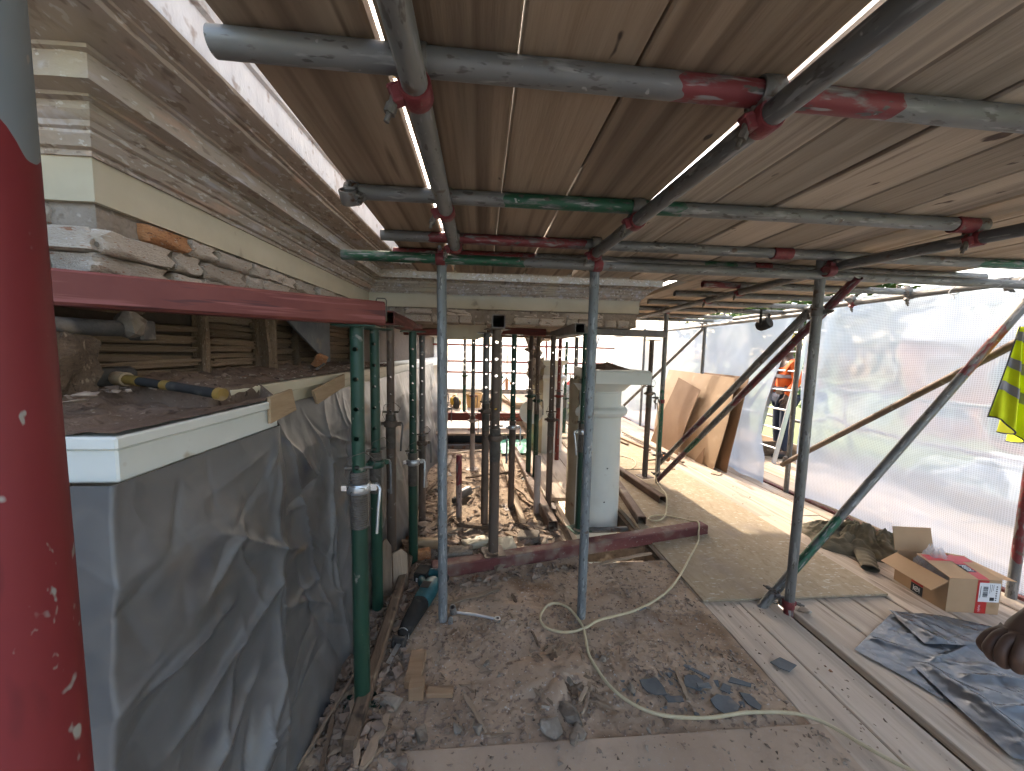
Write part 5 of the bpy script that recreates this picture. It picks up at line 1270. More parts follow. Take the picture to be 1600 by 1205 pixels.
MB().path([(.225, 0, -.015), (.30, 0, -.022), (.385, .0, -.030)], [.0135, .0125, .0145], 14).build('grip', M_black, hm, smooth=40)
MB().path([(.385, 0, -.030), (.402, 0, -.032)], [.0175, .017], 14).build('end_cap', M_yel, hm, smooth=40)
ib = empty('iron_bar', (-1.05, .78, 1.49), 0, 'dark iron bar with a lump of mortar on its end, lying behind the red beam', 'iron bar')
MB().path([(0, 0, 0), (.03, .30, .003), (.035, .345, .004)], .022, 12).build('shank', M_iron, ib, smooth=40)
random.seed(8)
MB().hull([(.04+random.gauss(0, .02), .37+random.gauss(0, .022), .006+random.gauss(0, .02)) for _ in range(30)]).build('mortar_lump', M_rub, ib, smooth=0)
MB().box(.02, .065, .385, .435, -.028, .032).build('end_block', M_iron, ib, bevel=.006)
for poly, lb in (([(1.335, 1.278), (1.485, 1.292), (1.515, 1.205), (1.335, 1.185)], 'square scrap of plywood tucked at the end of the white ledge'), ([(1.74, 1.258), (2.13, 1.312), (2.13, 1.242), (1.785, 1.19)], 'long slanting scrap of plywood tucked under the cream ledge')):
    o = MB().prism(poly, 0, .012, M=Matrix(((0, .0, 1, -.742 if poly[0][0] < 1.5 else -.775), (1, 0, 0, 0), (0, 1, 0, 0), (0, 0, 0, 1)))).build('plywood_scrap', M_plyscrap, bevel=.001)
    tag(o, lb, 'plywood scrap')
bk = rough_block(77, .06); bk.materials.append(M_bricko)
tag(piece(bk, 'brick_piece', None, (-.99, 2.36, 1.375), (.06, .10, .075), (.1, .5, .3)), 'orange broken brick standing on the ledge near the green prop', 'brick')
tag(MB().cyl((0, 0, 0), (.0, .10, .025), .007, 8).build('steel_pin', M_bright, None, Matrix.Translation((-.93, 2.17, 1.335)), smooth=40), 'shiny short steel pin lying on the ledge dirt', 'steel pin')

# ------------------------------------------------------------------ cardboard box
bx = empty('cardboard_box', (2.716, 1.806, .0), R_(-8), 'open cardboard box with red parcel tape, white label and a clear bag inside', 'cardboard box')
Wb, Db, Hb, T = .285, .31, .205, .004
MB().box(0, Wb, 0, T, 0, Hb).build('front_panel', M_card, bx)
MB().box(0, T, T, Db, 0, Hb-.02).build('side_panel', M_card, bx)
MB().box(Wb-T, Wb, T, Db, 0, Hb).build('side_panel', M_card, bx)
MB().box(T, Wb-T, Db-T, Db, 0, Hb).build('back_panel', M_card, bx)
MB().box(T, Wb-T, T, Db-T, 0, T).build('bottom_panel', M_card, bx)
Mf = Matrix.Translation((0, 0, Hb)) @ Matrix.Rotation(R_(11), 4, 'X')
MB().box(.004, Wb, 0, .20, 0, T).build('top_flap', M_card, bx, Mf)
MB().box(0, .24, 0, T, 0, .15).build('back_flap', M_card, bx, Matrix.Translation((-.01, Db, Hb)) @ Matrix.Rotation(R_(-14), 4, 'X'))
MB().box(-.11, 0, 0, Db, 0, T).build('side_flap', M_card, bx, Matrix.Translation((0, 0, Hb-.02)) @ Matrix.Rotation(R_(-33), 4, 'Y') @ Matrix.Rotation(R_(0), 4, 'X'))
MB().box(0, .105, .0, Db*.9, 0, T).build('side_flap', M_card, bx, Matrix.Translation((Wb, 0.02, Hb+.0)) @ Matrix.Rotation(R_(8), 4, 'Y'))
MB().box(.155, .215, .0, .198, T+.0005, T+.001).box(.02, Wb-.01, .14, .19, T+.0012, T+.0017).build('tape', M_tape, bx, Mf)
MB().box(.155, .215, -.0012, -.0005, 0, Hb).build('tape', M_tape, bx)
MB().box(-.0012, -.0005, .13, .20, .06, Hb-.021).build('tape', M_tape, bx)
MB().box(-.0012, -.0005, .13, .20, .0, .058).build('tape_end', M_ink, bx)
MB().box(.15, .205, .055, .115, T+.0018, T+.0022).build('tape_emblem_patch', M_ink, bx, Mf)
def emblem(M, s):
    mb = MB().path([(s*math.cos(a), s*math.sin(a), 0) for a in [i*math.pi/10 for i in range(20)]], s*.14, 5, closed=True)
    mb.path([(s*.45*math.cos(a), s*.45*math.sin(a), 0) for a in [R_(40)+i*math.pi/7 for i in range(11)]], s*.13, 5).path([(s*.1, 0, 0), (s*.5, 0, 0)], s*.12, 5)
    mb.path([(-s*1.2, -s*1.3, 0), (s*1.2, -s*1.3, 0)], s*.09, 5).path([(-s*1.2, s*1.3, 0), (s*1.2, s*1.3, 0)], s*.09, 5)
    return mb.build('tape_emblem', M_label, bx, M, smooth=0)
emblem(Mf @ Matrix.Translation((.178, .085, T+.0026)), .016)
emblem(Matrix.Translation((-.0018, .165, .03)) @ Matrix.Rotation(R_(90), 4, 'Y'), .014)
scr = MB()
for k in range(9): scr.path([(.172+.003*math.sin(k*2), -.0014, .015+k*.0045), (.180+.003*math.cos(k*3), -.0014, .018+k*.0045)], .0008, 4)
for k in range(11): scr.path([(-.0016, .158+.004*math.sin(k*2.2), .10+k*.006), (-.0016, .168+.004*math.cos(k*3), .104+k*.006)], .001, 4)
scr.build('tape_script', M_label, bx, smooth=0)
MB().box(.165, .278, -.0022, -.0014, .075, .19).build('label', M_label, bx)
bc = MB(); random.seed(2); x = .185
for half in (0, 1):
    z = .105 + half*.035
    zz = z
    while zz < z+.028:
        h = random.choice((.0012, .002, .003)); bc.box(.186, .212, -.0028, -.0022, zz, zz+h); zz += h+random.choice((.001, .0018))
for k in range(3): bc.box(.222+k*.009, .2235+k*.009, -.0028, -.0022, .13+.008*k, .182)
for k in range(7): bc.box(.2555, .263, -.0028, -.0022, .085+k*.0135, .085+k*.0135+.007)
bc.box(.226, .250, -.0028, -.0022, .084, .104)
bc.box(.1715, .174, -.0028, -.0022, .10, .17)
bc.build('label_print', M_ink, bx, smooth=0)
random.seed(15)
def bagf(u, v):
    a = u*2*math.pi; r = .10*(1-.75*v**2) + .02*fbm(math.cos(a)*2.2, math.sin(a)*2.2, v*3)
    zz = .08 + v*.21 + .02*fbm(math.cos(a)*3, math.sin(a)*3, v*4+5)
    return (.115 + r*math.cos(a), .20 + r*.8*math.sin(a), zz)
bgm = MB().grid(36, 20, bagf).mesh('plastic_bag', smooth=18)
bgo = link('plastic_bag', bgm, M_bag); bgo.matrix_world = Matrix.Translation((2.716, 1.806, 0)) @ Matrix.Rotation(R_(-8), 4, 'Z')
bgm.uv_layers.new(name='UVMap')
tag(bgo, 'clear crumpled plastic bag poking out of the cardboard box', 'plastic bag')

# ------------------------------------------------------------------ black tarpaulin, jacket, vest
def ingrid(poly):
    def f(x, y):
        c = False; n = len(poly); j = n-1
        for i in range(n):
            (xi, yi), (xj, yj) = poly[i], poly[j]
            if ((yi > y) != (yj > y)) and (x < (xj-xi)*(y-yi)/(yj-yi)+xi): c = not c
            j = i
        return c
    return f
# three lapping folds of one sheet
def quadsheet(A, B, C, D, z0, z1, amp, seed, creases, nu=70, nv=70):
    A, B, C, D = V(*A), V(*B), V(*C), V(*D)
    def fn(u, v):
        p = (A.lerp(B, u)).lerp(D.lerp(C, u), v)
        e = min(u, 1-u, v, 1-v)
        h = amp*(abs(fbm(p.x*3+seed, p.y*3, seed))*1.2 + .5*abs(fbm(p.x*9, p.y*9+seed, 3)))
        for (u0, v0, u1, v1, am, wd) in creases:
            ex, ey = u1-u0, v1-v0; q = max(0, min(1, ((u-u0)*ex+(v-v0)*ey)/(ex*ex+ey*ey)))
            dd = math.hypot(u-u0-q*ex, v-v0-q*ey); h += am*math.exp(-(dd/wd)**1.3)
        w_ = .0035*fbm(p.x*14, p.y*14, seed+4)
        return (p.x+w_*(e < .02), p.y+w_, lerp(z0, z1, u) + h*min(1, .25+e*9))
    return MB().grid(nu, nv, fn)
tp = empty('black_tarpaulin', (0, 0, 0), 0, 'dark blue-black plastic sheet spread crumpled on the planks at the right', 'tarpaulin')
quadsheet((1.885, 1.575, 0), (2.36, 1.80, 0), (3.0, 1.45, 0), (2.02, 1.25, 0), .004, .006, .010, 2, ((.3, .0, .4, .9, .010, .03), (.6, .2, .8, .7, .012, .03), (.1, .5, .9, .55, .01, .02))).build('lower_layer', M_polyb, tp, smooth=80)
quadsheet((2.35, 1.805, 0), (2.62, 1.76, 0), (3.1, 1.50, 0), (2.26, 1.565, 0), .022, .018, .014, 5, ((0, .0, .1, 1, .020, .05), (.4, .1, .6, .9, .012, .04))).build('folded_corner', M_polyb, tp, smooth=80)
quadsheet((2.06, 1.47, 0), (3.1, 1.42, 0), (2.75, .85, 0), (1.95, 1.06, 0), .016, .022, .020, 8, ((.05, .0, .15, .9, .022, .03), (.2, .2, .9, .35, .022, .03), (.2, .55, .8, .45, .025, .03), (.3, .75, .9, .8, .02, .03), (.5, .0, .6, .6, .016, .04))).build('crumpled_layer', M_polyb, tp, smooth=80)

def jk(u, v):
    a = u*2*math.pi; r = v
    R1 = (.36 + .06*math.sin(a*2+1) + .05*math.sin(a*3+.5) + .035*math.sin(a*5))
    lx, ly = R1*r*math.cos(a), .66*R1*r*math.sin(a)
    fold = abs(fbm(lx*5+ly*4, ly*7-lx*2, 2, 4))
    h = .20*(1-r**2.0)*(.45+.85*fold) + .03*abs(fbm(lx*15, ly*15, 4, 3))*(1-r**4) + .012*(1-r**8)
    c, s = math.cos(R_(-45)), math.sin(R_(-45))
    return (2.96+lx*c-ly*s, 2.50+lx*s+ly*c, .004+h)
jo = empty('work_jacket', (0, 0, 0), 0, 'olive brown work jacket dropped in a heap beside the cardboard box', 'jacket')
MB().grid(140, 50, jk).build('body', M_jacket, jo, smooth=75)
def slv(u, v):
    a = u*2*math.pi; c0 = V(2.86, 2.42, .045).lerp(V(2.68, 2.20, .026), v)
    r = .058*(1-.22*v) + .010*math.sin(v*34+math.sin(a))*(.5+.5*math.cos(a))
    d = V(.77, -.63, 0)
    q = c0 + d*(r*math.cos(a)) + V(0, 0, r*.5*math.sin(a))
    return (q.x, q.y, max(.003, q.z))
MB().grid(28, 36, slv).build('sleeve', M_jacket, jo, smooth=75)
def col_(u, v):
    return (3.13+.16*v*math.cos(u*3.0-.3), 2.43-.12*u+.04*v, .02+.11*math.sin(u*2.6+.3)*(1-.5*v) + .015*fbm(u*6, v*6, 1))
MB().grid(30, 12, col_).build('lining', M_blackc, jo, smooth=75)

vs_ = empty('hi_vis_vest', (0, 0, 0), 0, 'yellow hi-vis vest with grey reflective bands hanging at the right edge', 'vest')
def vest_pt(u, v):
    # u across the cloth, v down; hung from the corner standard, spreading into folds
    w_ = lerp(.10, .50, v**.75); y0 = 1.885
    s = (u-.42)*w_
    fold = .045*math.sin(u*15+1.1*v)*(.25+v) + .02*math.sin(u*31+2)*v
    zb = .98 + .16*(1-u)**1.5 + .02*math.sin(u*14)
    z = lerp(1.66, zb, v)
    return (3.06 + s*.72 + fold*.5, y0 - .015 + s*.25 + fold, z)
def vpart(name, m, v0, v1, off=0.0, u0=0, u1=1, nu=70, nv=30):
    def fn(u, v):
        p = vest_pt(lerp(u0, u1, u), lerp(v0, v1, v)); return (p[0]-off, p[1]-off, p[2])
    return MB().grid(nu, nv, fn).build(name, m, vs_, smooth=75)
vpart('cloth', M_vest, 0, 1, nv=60)
for a, b in ((.05, .14), (.33, .43), (.59, .69)): vpart('reflective_band', M_reft, a, b, .004, nv=8)
MB().path([vest_pt(i/60, 1.0) for i in range(61)], .004, 6).build('hem', M_ink, vs_, smooth=60)
MB().path([vest_pt(0.0, i/30) for i in range(31)], .003, 6).build('hem', M_ink, vs_, smooth=60)

# ------------------------------------------------------------------ bent hardboard panels
def bent(name, y0, y1, x_, top0, top1, bow, m, label, edge=None, th=.006):
    nu, nv = 24, 26
    def pt(u, v, o):
        y = lerp(y0, y1, u); z = v*lerp(top0, top1, u)
        if edge: y += edge(u, v)
        b = bow*math.sin(v*math.pi*.5)**1.0
        return (x_ + bow*(1-math.cos(v*1.45)) + .05*(u-.5)*0 + o, y, z+.003)
    mb = MB().grid(nu, nv, lambda u, v: pt(u, v, 0)).grid(nu, nv, lambda u, v: pt(u, v, th))
    n1 = (nu+1)*(nv+1)
    rim = [i for i in range(nu+1)] + [j*(nu+1)+nu for j in range(1, nv+1)] + [nv*(nu+1)+i for i in range(nu-1, -1, -1)] + [j*(nu+1) for j in range(nv-1, 0, -1)]
    for a, b in zip(rim, rim[1:]+rim[:1]): mb.f.append([a, b, b+n1, a+n1]); mb.mi.append(0)
    return tag(mb.build(name, m, smooth=50), label, 'hardboard')
bent('bent_hardboard', 4.42, 6.1, 3.01, 1.19, 1.22, .24, M_hboard, 'large pale bent hardboard panel leaning on the loose sheeting', lambda u, v: .16*math.sin(v*2.6)*(1-u)*-1+.10*(1-u)*v)
bent('bent_hardboard', 4.95, 5.55, 2.90, .98, 1.12, .22, M_hboard2, 'smaller brown bent hardboard panel in front of the pale one', lambda u, v: .42*(1-v)**1.5*(.35+.65*u))
bent('bent_hardboard', 4.28, 5.2, 3.09, 1.21, 1.22, .22, M_hboard2, 'brown hardboard panel showing along the right edge of the stack', lambda u, v: .06*math.sin(v*3)*-1)
tag(MB().prism([(4.62, .0), (4.80, .0), (4.60, .24)], 0, .004, M=Matrix(((0, 0, 1, 2.985), (1, 0, 0, 0), (0, 1, 0, 0), (0, 0, 0, 1)))).build('hardboard_offcut', M_hboard2, smooth=0), 'triangular hardboard offcut leaning at the foot of the pale panel', 'offcut')
for k, (x, y, L, a, m, lb) in enumerate(((2.55, 5.25, 1.3, 10, M_cleanwood, 'orange handled tool lying on the boards in front of the panels'), (2.35, 5.6, 1.0, 14, M_stick, 'thin lath lying on the boards left of the panels'), (2.72, 4.62, 1.9, 3, M_boardG, 'long batten along the foot of the hardboard panels'))):
    o = MB().box(-.02, .02, 0, L, 0, .03).build('batten', m, bevel=.006); o.location = (x, y, .02); o.rotation_euler = (0, 0, R_(a))
    tag(o, lb, 'batten')
mt = empty('mallet', (2.52, 4.72, .03), R_(100), 'round headed wooden mallet lying on the boards', 'mallet')
MB().cyl((-.05, 0, .035), (.05, 0, .035), .035, 14).build('head', M_bricko, mt, smooth=40)
MB().cyl((0, .03, .03), (0, .30, .02), .012, 10).build('handle', M_cleanwood, mt, smooth=40)

# spotlight under the ledger
sp = empty('work_light', (3.05, 3.80, 1.94), R_(20), 'black work light hanging under the far tubes', 'work light')
MB().box(-.075, -.062, -.012, .012, -.12, .03).box(.062, .075, -.012, .012, -.12, .03).box(-.075, .075, -.012, .012, .02, .035).build('yoke', M_black, sp, bevel=.002)
MB().lathe([(.0, -.07), (.045, -.07), (.06, -.05), (.065, 0), (.062, .05), (.055, .06), (.0, .055)], 18, M=Matrix.Translation((0, 0, -.12)) @ Matrix.Rotation(R_(70), 4, 'X')).build('lamp_body', M_black, sp, smooth=40)
tag(MB().cyl((2.5, 3.80, 1.955), (3.35, 3.80, 1.955), .02, 12).build('light_bar', M_galvd, smooth=50), 'short tube the work light hangs from', 'scaffold tube')

# ------------------------------------------------------------------ far things in the bay
def tub(name, x, y, z, r0, r1, h, m, label, cat='bucket'):
    c = empty(name, (x, y, z), 0, label, cat)
    MB().lathe([(0, .003), (r0, 0), (r1, h), (r1+.012, h), (r1+.012, h-.02), (r1-.004, h-.005), (r0-.006, .01), (0, .008)], 24).build('body', m, c, smooth=40)
    MB().path([(r1*math.cos(a), -.02, h-.01+r1*.35*math.sin(a)) for a in [i*math.pi/12 for i in range(13)]], .004, 6).build('handle', m, c, smooth=60)
    return c
tub('bucket', -.13, 6.9, .42, .125, .155, .26, M_bucket, 'tan bucket on the far platform')
tub('bucket', 2.02, 7.6, .0, .14, .17, .42, M_gtub, 'pale green tub on the far boards right of the props')
ct = empty('cut_off_saw', (-.42, 6.75, .42), R_(30), 'yellow cut-off saw on the far platform', 'power saw')
MB().loft([(0, 0, .09, .06, .05), (.06, 0, .10, .08, .08), (.2, 0, .11, .07, .08), (.26, 0, .10, .03, .04)], 14).build('body', M_ytool, ct, smooth=40)
MB().cyl((-.07, -.04, .10), (-.045, -.04, .10), .12, 20).build('disc', M_iron, ct, smooth=40)
MB().path([(0, .02, .18), (0, .10, .23), (0, .2, .2), (0, .24, .14)], .015, 8).build('handle', M_ytool, ct, smooth=60)
lvl = MB().box(-.10, .16, -.06, .06, 0, .10).build('yellow_case', M_ytool, bevel=.01); lvl.location = (.17, 6.5, .42)
tag(lvl, 'small yellow tool case behind the central prop', 'case')
bs = empty('block_stack', (2.02, 8.0, 0), 0, 'stack of pale blocks with a red bag on top, far right of the props', 'blocks')
for k in range(6):
    for j in range(2): MB().box(-.2+j*.2, -.01+j*.2, -.12, .12, k*.13, k*.13+.12).build('block', M_block, bs, bevel=.006)
rb = heap(2.02, 8.0, .2, .13, .78, .13, 5, 14).build('red_bag', M_redbag, smooth=60); tag(rb, 'red and orange bag on top of the pale block stack', 'bag')
gs = MB().grid(20, 10, lambda u, v: (lerp(.30, .72, u), 5.15+.4*v, .02+.10*v+.02*fbm(u*5, v*5, 1))).build('green_sheet', M_greenp, smooth=70); tag(gs, 'bright green plastic sheet at the foot of the second column', 'plastic sheet')
dish = MB().lathe([(0, 0), (.13, .01), (.16, .05), (.165, .05), (.135, -.005), (0, -.015)], 24, M=Matrix.Translation((.70, 5.1, .62)) @ Matrix.Rotation(R_(80), 4, 'X')).build('dish', M_white, smooth=50); tag(dish, 'round pale dish standing left of the second column', 'dish')
hk = MB().path([(.52, 7.5, 1.40), (.52, 7.5, .95), (.50, 7.5, .9)], .012, 8).path([(.44, 7.5, .80), (.46, 7.5, .88), (.52, 7.5, .92), (.58, 7.5, .88), (.60, 7.5, .80)], .014, 8).box(.49, .55, 7.48, 7.52, .70, .90).build('orange_hanger', M_bricko, smooth=40)
tag(hk, 'orange rusty forked hanger in front of the far sheeting', 'hanger')
sl2 = MB().box(-.9, -.55, 6.3, 8.8, .42, .47).build('far_boards', M_boardL, smooth=0); tag(sl2, 'pale boards lying on the far platform', 'boards')

for k, (x, y, z, rz, m, lb) in enumerate(((.62, 7.4, .42, .1, M_boardG, 'lowest board of the stack on the far platform'), (.60, 7.42, .462, .16, M_boardL, 'middle board of the stack on the far platform'), (.63, 7.38, .504, .05, M_boardG, 'top board of the stack on the far platform'))):
    o = MB().box(-.11, .11, -.7, .7, 0, .038).build('stacked_board', m, bevel=.003); o.location = (x, y, z); o.rotation_euler = (0, 0, rz); tag(o, lb, 'board')
sk = heap(.02, 7.6, .32, .24, .42, .20, 6, 18).build('rubble_sack', M_jacket, smooth=60); tag(sk, 'slumped brown sack on the far platform', 'sack')
# ------------------------------------------------------------------ ladder outside the opening
ld = empty('ladder', (4.06, 4.68, 0), 0, 'aluminium ladder leaning outside the opening in the sheeting', 'ladder')
for y in (0, .38):
    MB().box(-.03, .03, -.012, .012, 0, 2.3).build('stile', M_alu, ld, Matrix.Translation((0, y, 0)) @ Matrix.Rotation(R_(11), 4, 'Y'), bevel=.003)
for k in range(8):
    z = .2+k*.27
    MB().cyl((math.tan(R_(11))*z, .01, z), (math.tan(R_(11))*z, .37, z), .014, 10).build('rung', M_alu, ld, smooth=40)
tag(MB().box(3.60, 4.6, 5.05, 5.09, .0, .22).build('cross_toe_board', M_oldwood, bevel=.003), 'brown toe board across the walkway behind the ladder', 'toe board')

# ------------------------------------------------------------------ people
def skin_mesh(name, J, E, m, parent, sub=2, M=None):
    """one continuous surface grown round a jointed skeleton. J: {joint: (co, rx, ry)}"""
    ks = list(J); ix = {k: i for i, k in enumerate(ks)}
    me = bpy.data.meshes.new(name)
    me.from_pydata([J[k][0] for k in ks], [(ix[a], ix[b]) for a, b in E], [])
    o = bpy.data.objects.new(name, me); COL.objects.link(o)
    o.modifiers.new('Skin', 'SKIN')
    if not me.skin_vertices: raise RuntimeError('no skin layer')
    sv = me.skin_vertices[0].data
    for k in ks:
        j = J[k]; sv[ix[k]].radius = (j[1], j[2] if len(j) > 2 else j[1])
        sv[ix[k]].use_root = (k == ks[0])
    s = o.modifiers.new('Sub', 'SUBSURF'); s.levels = sub; s.render_levels = sub
    dg = bpy.context.evaluated_depsgraph_get(); dg.update()
    me2 = bpy.data.meshes.new_from_object(o.evaluated_get(dg))
    bpy.data.objects.remove(o)
    me2.polygons.foreach_set('use_smooth', [True]*len(me2.polygons))
    me2.materials.clear(); me2.materials.append(m)
    ob = bpy.data.objects.new(name, me2); COL.objects.link(ob)
    if parent: ob.parent = parent
    if M is not None: ob.matrix_basis = M
    return ob
def chain(*ks): return list(zip(ks, ks[1:]))
def fingers(J, E, pre, wrist, palm, knuck, curls):
    """knuck: knuckle points; curls: per finger list of further points with radii"""
    J[pre+'palm'] = (palm, .032, .016); E += [(wrist, pre+'palm')]
    for i, (kp, pts_) in enumerate(zip(knuck, curls)):
        k0 = f'{pre}k{i}'; J[k0] = (kp, .0105); E.append((pre+'palm', k0)); prev = k0
        for j, (pt_, r) in enumerate(pts_):
            kk = f'{pre}f{i}_{j}'; J[kk] = (pt_, r); E.append((prev, kk)); prev = kk
def person(name, loc, rz, label, arms, jacket, trousers, helmet=None, bands=None, legs=None):
    p = empty(name, loc, rz, label, 'person')
    A = arms
    J = {'pel': ((0, 0, .95), .13, .10), 'sp': ((0, .01, 1.15), .12, .085), 'ch': ((0, 0, 1.34), .14, .10), 'nk': ((0, 0, 1.47), .055, .055), 'hd0': ((0, .015, 1.55), .068, .075), 'hd1': ((0, .02, 1.64), .078, .092), 'hd2': ((0, .015, 1.72), .06, .07)}
    E = chain('pel', 'sp', 'ch', 'nk', 'hd0', 'hd1', 'hd2')
    lg = legs or {}
    for s, n in ((-1, 'l'), (1, 'r')):
        J['hip'+n] = ((s*.095, 0, .90), .085); J['kn'+n] = ((s*.10, .015, .50), .058); J['an'+n] = ((s*.10, -.02, .09), .04); J['to'+n] = ((s*.115, .15, .035), .035, .03)
        E += [('pel', 'hip'+n)] + chain('hip'+n, 'kn'+n, 'an'+n, 'to'+n)
        sh, el, wr = A[n][:3]
        J['sh'+n] = (sh, .055); J['el'+n] = (el, .042); J['wr'+n] = (wr, .027, .022)
        E += [('ch', 'sh'+n)] + chain('sh'+n, 'el'+n, 'wr'+n)
        fingers(J, E, n, 'wr'+n, *A[n][3:])
    skin_mesh('body', J, E, M_skin, p)
    JJ = {'pel': ((0, 0, .93), .155, .125), 'sp': ((0, .01, 1.15), .15, .11), 'ch': ((0, 0, 1.36), .165, .12), 'nk': ((0, 0, 1.455), .075, .075)}
    EE = chain('pel', 'sp', 'ch', 'nk')
    for n in 'lr':
        sh, el, wr = A[n][:3]; w2 = V(*el).lerp(V(*wr), 1.0)
        JJ['sh'+n] = (sh, .075); JJ['el'+n] = (el, .058); JJ['cf'+n] = (tuple(w2), .045)
        EE += [('ch', 'sh'+n)] + chain('sh'+n, 'el'+n, 'cf'+n)
    jk_ = skin_mesh('jacket', JJ, EE, jacket, p)
    TT = {'pel': ((0, 0, .93), .145, .115)}; ET = []
    for s, n in ((-1, 'l'), (1, 'r')):
        TT['hip'+n] = ((s*.098, 0, .86), .105); TT['kn'+n] = ((s*.10, .015, .50), .078); TT['an'+n] = ((s*.10, -.015, .10), .062)
        ET += [('pel', 'hip'+n)] + chain('hip'+n, 'kn'+n, 'an'+n)
        BT = {'a': ((s*.10, -.03, .05), .05), 'b': ((s*.108, .06, .045), .048), 'c': ((s*.118, .17, .035), .036)}
        skin_mesh('boot', BT, chain('a', 'b', 'c'), M_black, p)
    skin_mesh('trousers', TT, ET, trousers, p)
    # face
    MB().lathe([(0, 0), (.010, .004), (.013, .016), (.008, .034), (.004, .045)], 10, M=Matrix.Translation((0, .108, 1.60))).build('nose', M_skin, p, smooth=60)
    for s in (-1, 1):
        MB().lathe([(0, -.012), (.009, -.008), (.012, 0), (.009, .008), (0, .012)], 10, M=Matrix.Translation((s*.033, .098, 1.645))).build('eye', M_label, p, smooth=60)
        MB().lathe([(0, -.025), (.01, -.015), (.014, .005), (.01, .022), (0, .028)], 10, M=Matrix.Translation((s*.08, .015, 1.63))).build('ear', M_skin, p, smooth=60)
    MB().path([(-.024, .097, 1.575), (0, .104, 1.572), (.024, .097, 1.575)], .005, 6).build('mouth', M_redbag if False else M_skin, p, smooth=60)
    if helmet:
        MB().lathe([(.125, 1.665), (.128, 1.672), (.105, 1.685), (.104, 1.72), (.085, 1.775), (.045, 1.805), (0, 1.812)], 24, M=Matrix.Translation((0, .02, 0))).build('helmet', helmet, p, smooth=40)
    else:
        MB().lathe([(.09, 1.63), (.097, 1.66), (.095, 1.71), (.07, 1.765), (.03, 1.785), (0, 1.788)], 20, M=Matrix.Translation((0, .0, 0))).build('hair', M_hair, p, smooth=50)
    if bands:
        for z in bands: MB().lathe([(.176, z-.025), (.179, z), (.176, z+.025)], 32, M=Matrix.Scale(.80, 4, V(0, 1, 0))).build('reflective_band', M_reft, p, smooth=40)
    return p
# local frame: facing +y, left hand at -x
def loose_hand(s, w):
    x, y, z = w
    palm = (x, y+.012, z-.055)
    kn = [(x-.004*s, y+.042-.026*i, z-.105+.004*abs(i-1)) for i in range(4)] + [(x-.012*s, y+.045, z-.05)]
    cu = []
    for i in range(4):
        L = (.036, .040, .037, .03)[i]; kx, ky, kz = kn[i]
        cu.append([((kx+.006*-s, ky+.004, kz-L), .0092), ((kx+.018*-s, ky+.004, kz-L-.022), .0085), ((kx+.03*-s, ky+.003, kz-L-.030), .0075)])
    tx, ty, tz = kn[4]
    cu.append([((tx-.006*s, ty+.016, tz-.03), .0105), ((tx-.010*s, ty+.022, tz-.06), .0092)])
    return palm, kn, cu
wr_l = (-.25, .06, .93); wr_r = (.25, .06, .93)
def arm(s, sh, el, wr): return (sh, el, wr) + loose_hand(s, wr)
# the workmate whose hand shows at the right edge
PX, PY = 1.335, .50
def W_(x, y, z): return (x-PX+.022, y-PY-.004, z-.028)
handL = (W_(1.14, .505, 1.385), W_(1.165, .490, 1.13), W_(1.128, .605, 1.0), W_(1.102, .615, .930),
         [W_(1.058, .600, .928), W_(1.054, .617, .923), W_(1.058, .635, .915), W_(1.066, .650, .908), W_(1.112, .593, .908)],
         [[(W_(1.040, .595, .898), .0112), (W_(1.053, .600, .868), .0105), (W_(1.075, .607, .872), .0095)],
          [(W_(1.036, .616, .890), .0112), (W_(1.051, .620, .862), .0105), (W_(1.075, .623, .868), .0095)],
          [(W_(1.041, .637, .884), .0108), (W_(1.057, .638, .860), .010), (W_(1.078, .638, .866), .009)],
          [(W_(1.052, .655, .880), .0095), (W_(1.067, .655, .862), .009), (W_(1.082, .652, .866), .008)],
          [(W_(1.100, .586, .870), .0130), (W_(1.095, .588, .832), .0120), (W_(1.092, .590, .808), .0100)]])
person('person', (PX, PY, 0), 0, 'workmate in black whose closed hand shows at the right edge', {'l': handL, 'r': arm(1, (.19, 0, 1.385), (.22, -.02, 1.12), (.23, .06, .90))}, M_blackc, M_blackc)
# the worker outside on the walkway
person('person', (4.42, 4.99, 0), R_(75), 'worker in orange hi-vis jacket and dark trousers outside behind the ladder', {'l': arm(-1, (-.19, 0, 1.385), (-.23, -.02, 1.12), (-.22, .10, .93)), 'r': arm(1, (.19, 0, 1.385), (.23, -.02, 1.12), (.22, .10, .93))}, M_orange, M_navy, M_ytool, bands=(1.02, 1.20))

# ------------------------------------------------------------------ garden, seen through the sheeting
hs = empty('brick_house', (24, 15, GZ), R_(0), 'red brick house across the garden seen through the sheeting', 'house')
MB().box(0, 8, -5, 8, 0, 5.8).build('wall', M_hbrick, hs, smooth=0)
MB().prism([(-.4, 5.8), (8.4, 5.8), (4, 8.6)], -5.3, 8.3, M=Matrix(((1, 0, 0, 0), (0, 0, 1, 0), (0, 1, 0, 0), (0, 0, 0, 1)))).build('roof', M_hroof, hs, smooth=0)
for y in (-4, -1.2, 1.6, 4.4):
    for z in (.9, 3.5):
        f = MB().box(-.06, .02, y, y+1.5, z, z+1.5).build('window', M_white, hs, smooth=0)
        for k in range(2): MB().box(-.075, -.062, y+.1+k*.68, y+.72+k*.68, z+.1, z+1.4).build('pane', M_glass, f, smooth=0)
MB().box(3.5, 4.4, 1, 2, 6, 9.6).build('chimney', M_hbrick, hs, smooth=0)
vn = empty('van', (12.5, 7.6, GZ), R_(80), 'white van parked on the grass beyond the walkway', 'van')
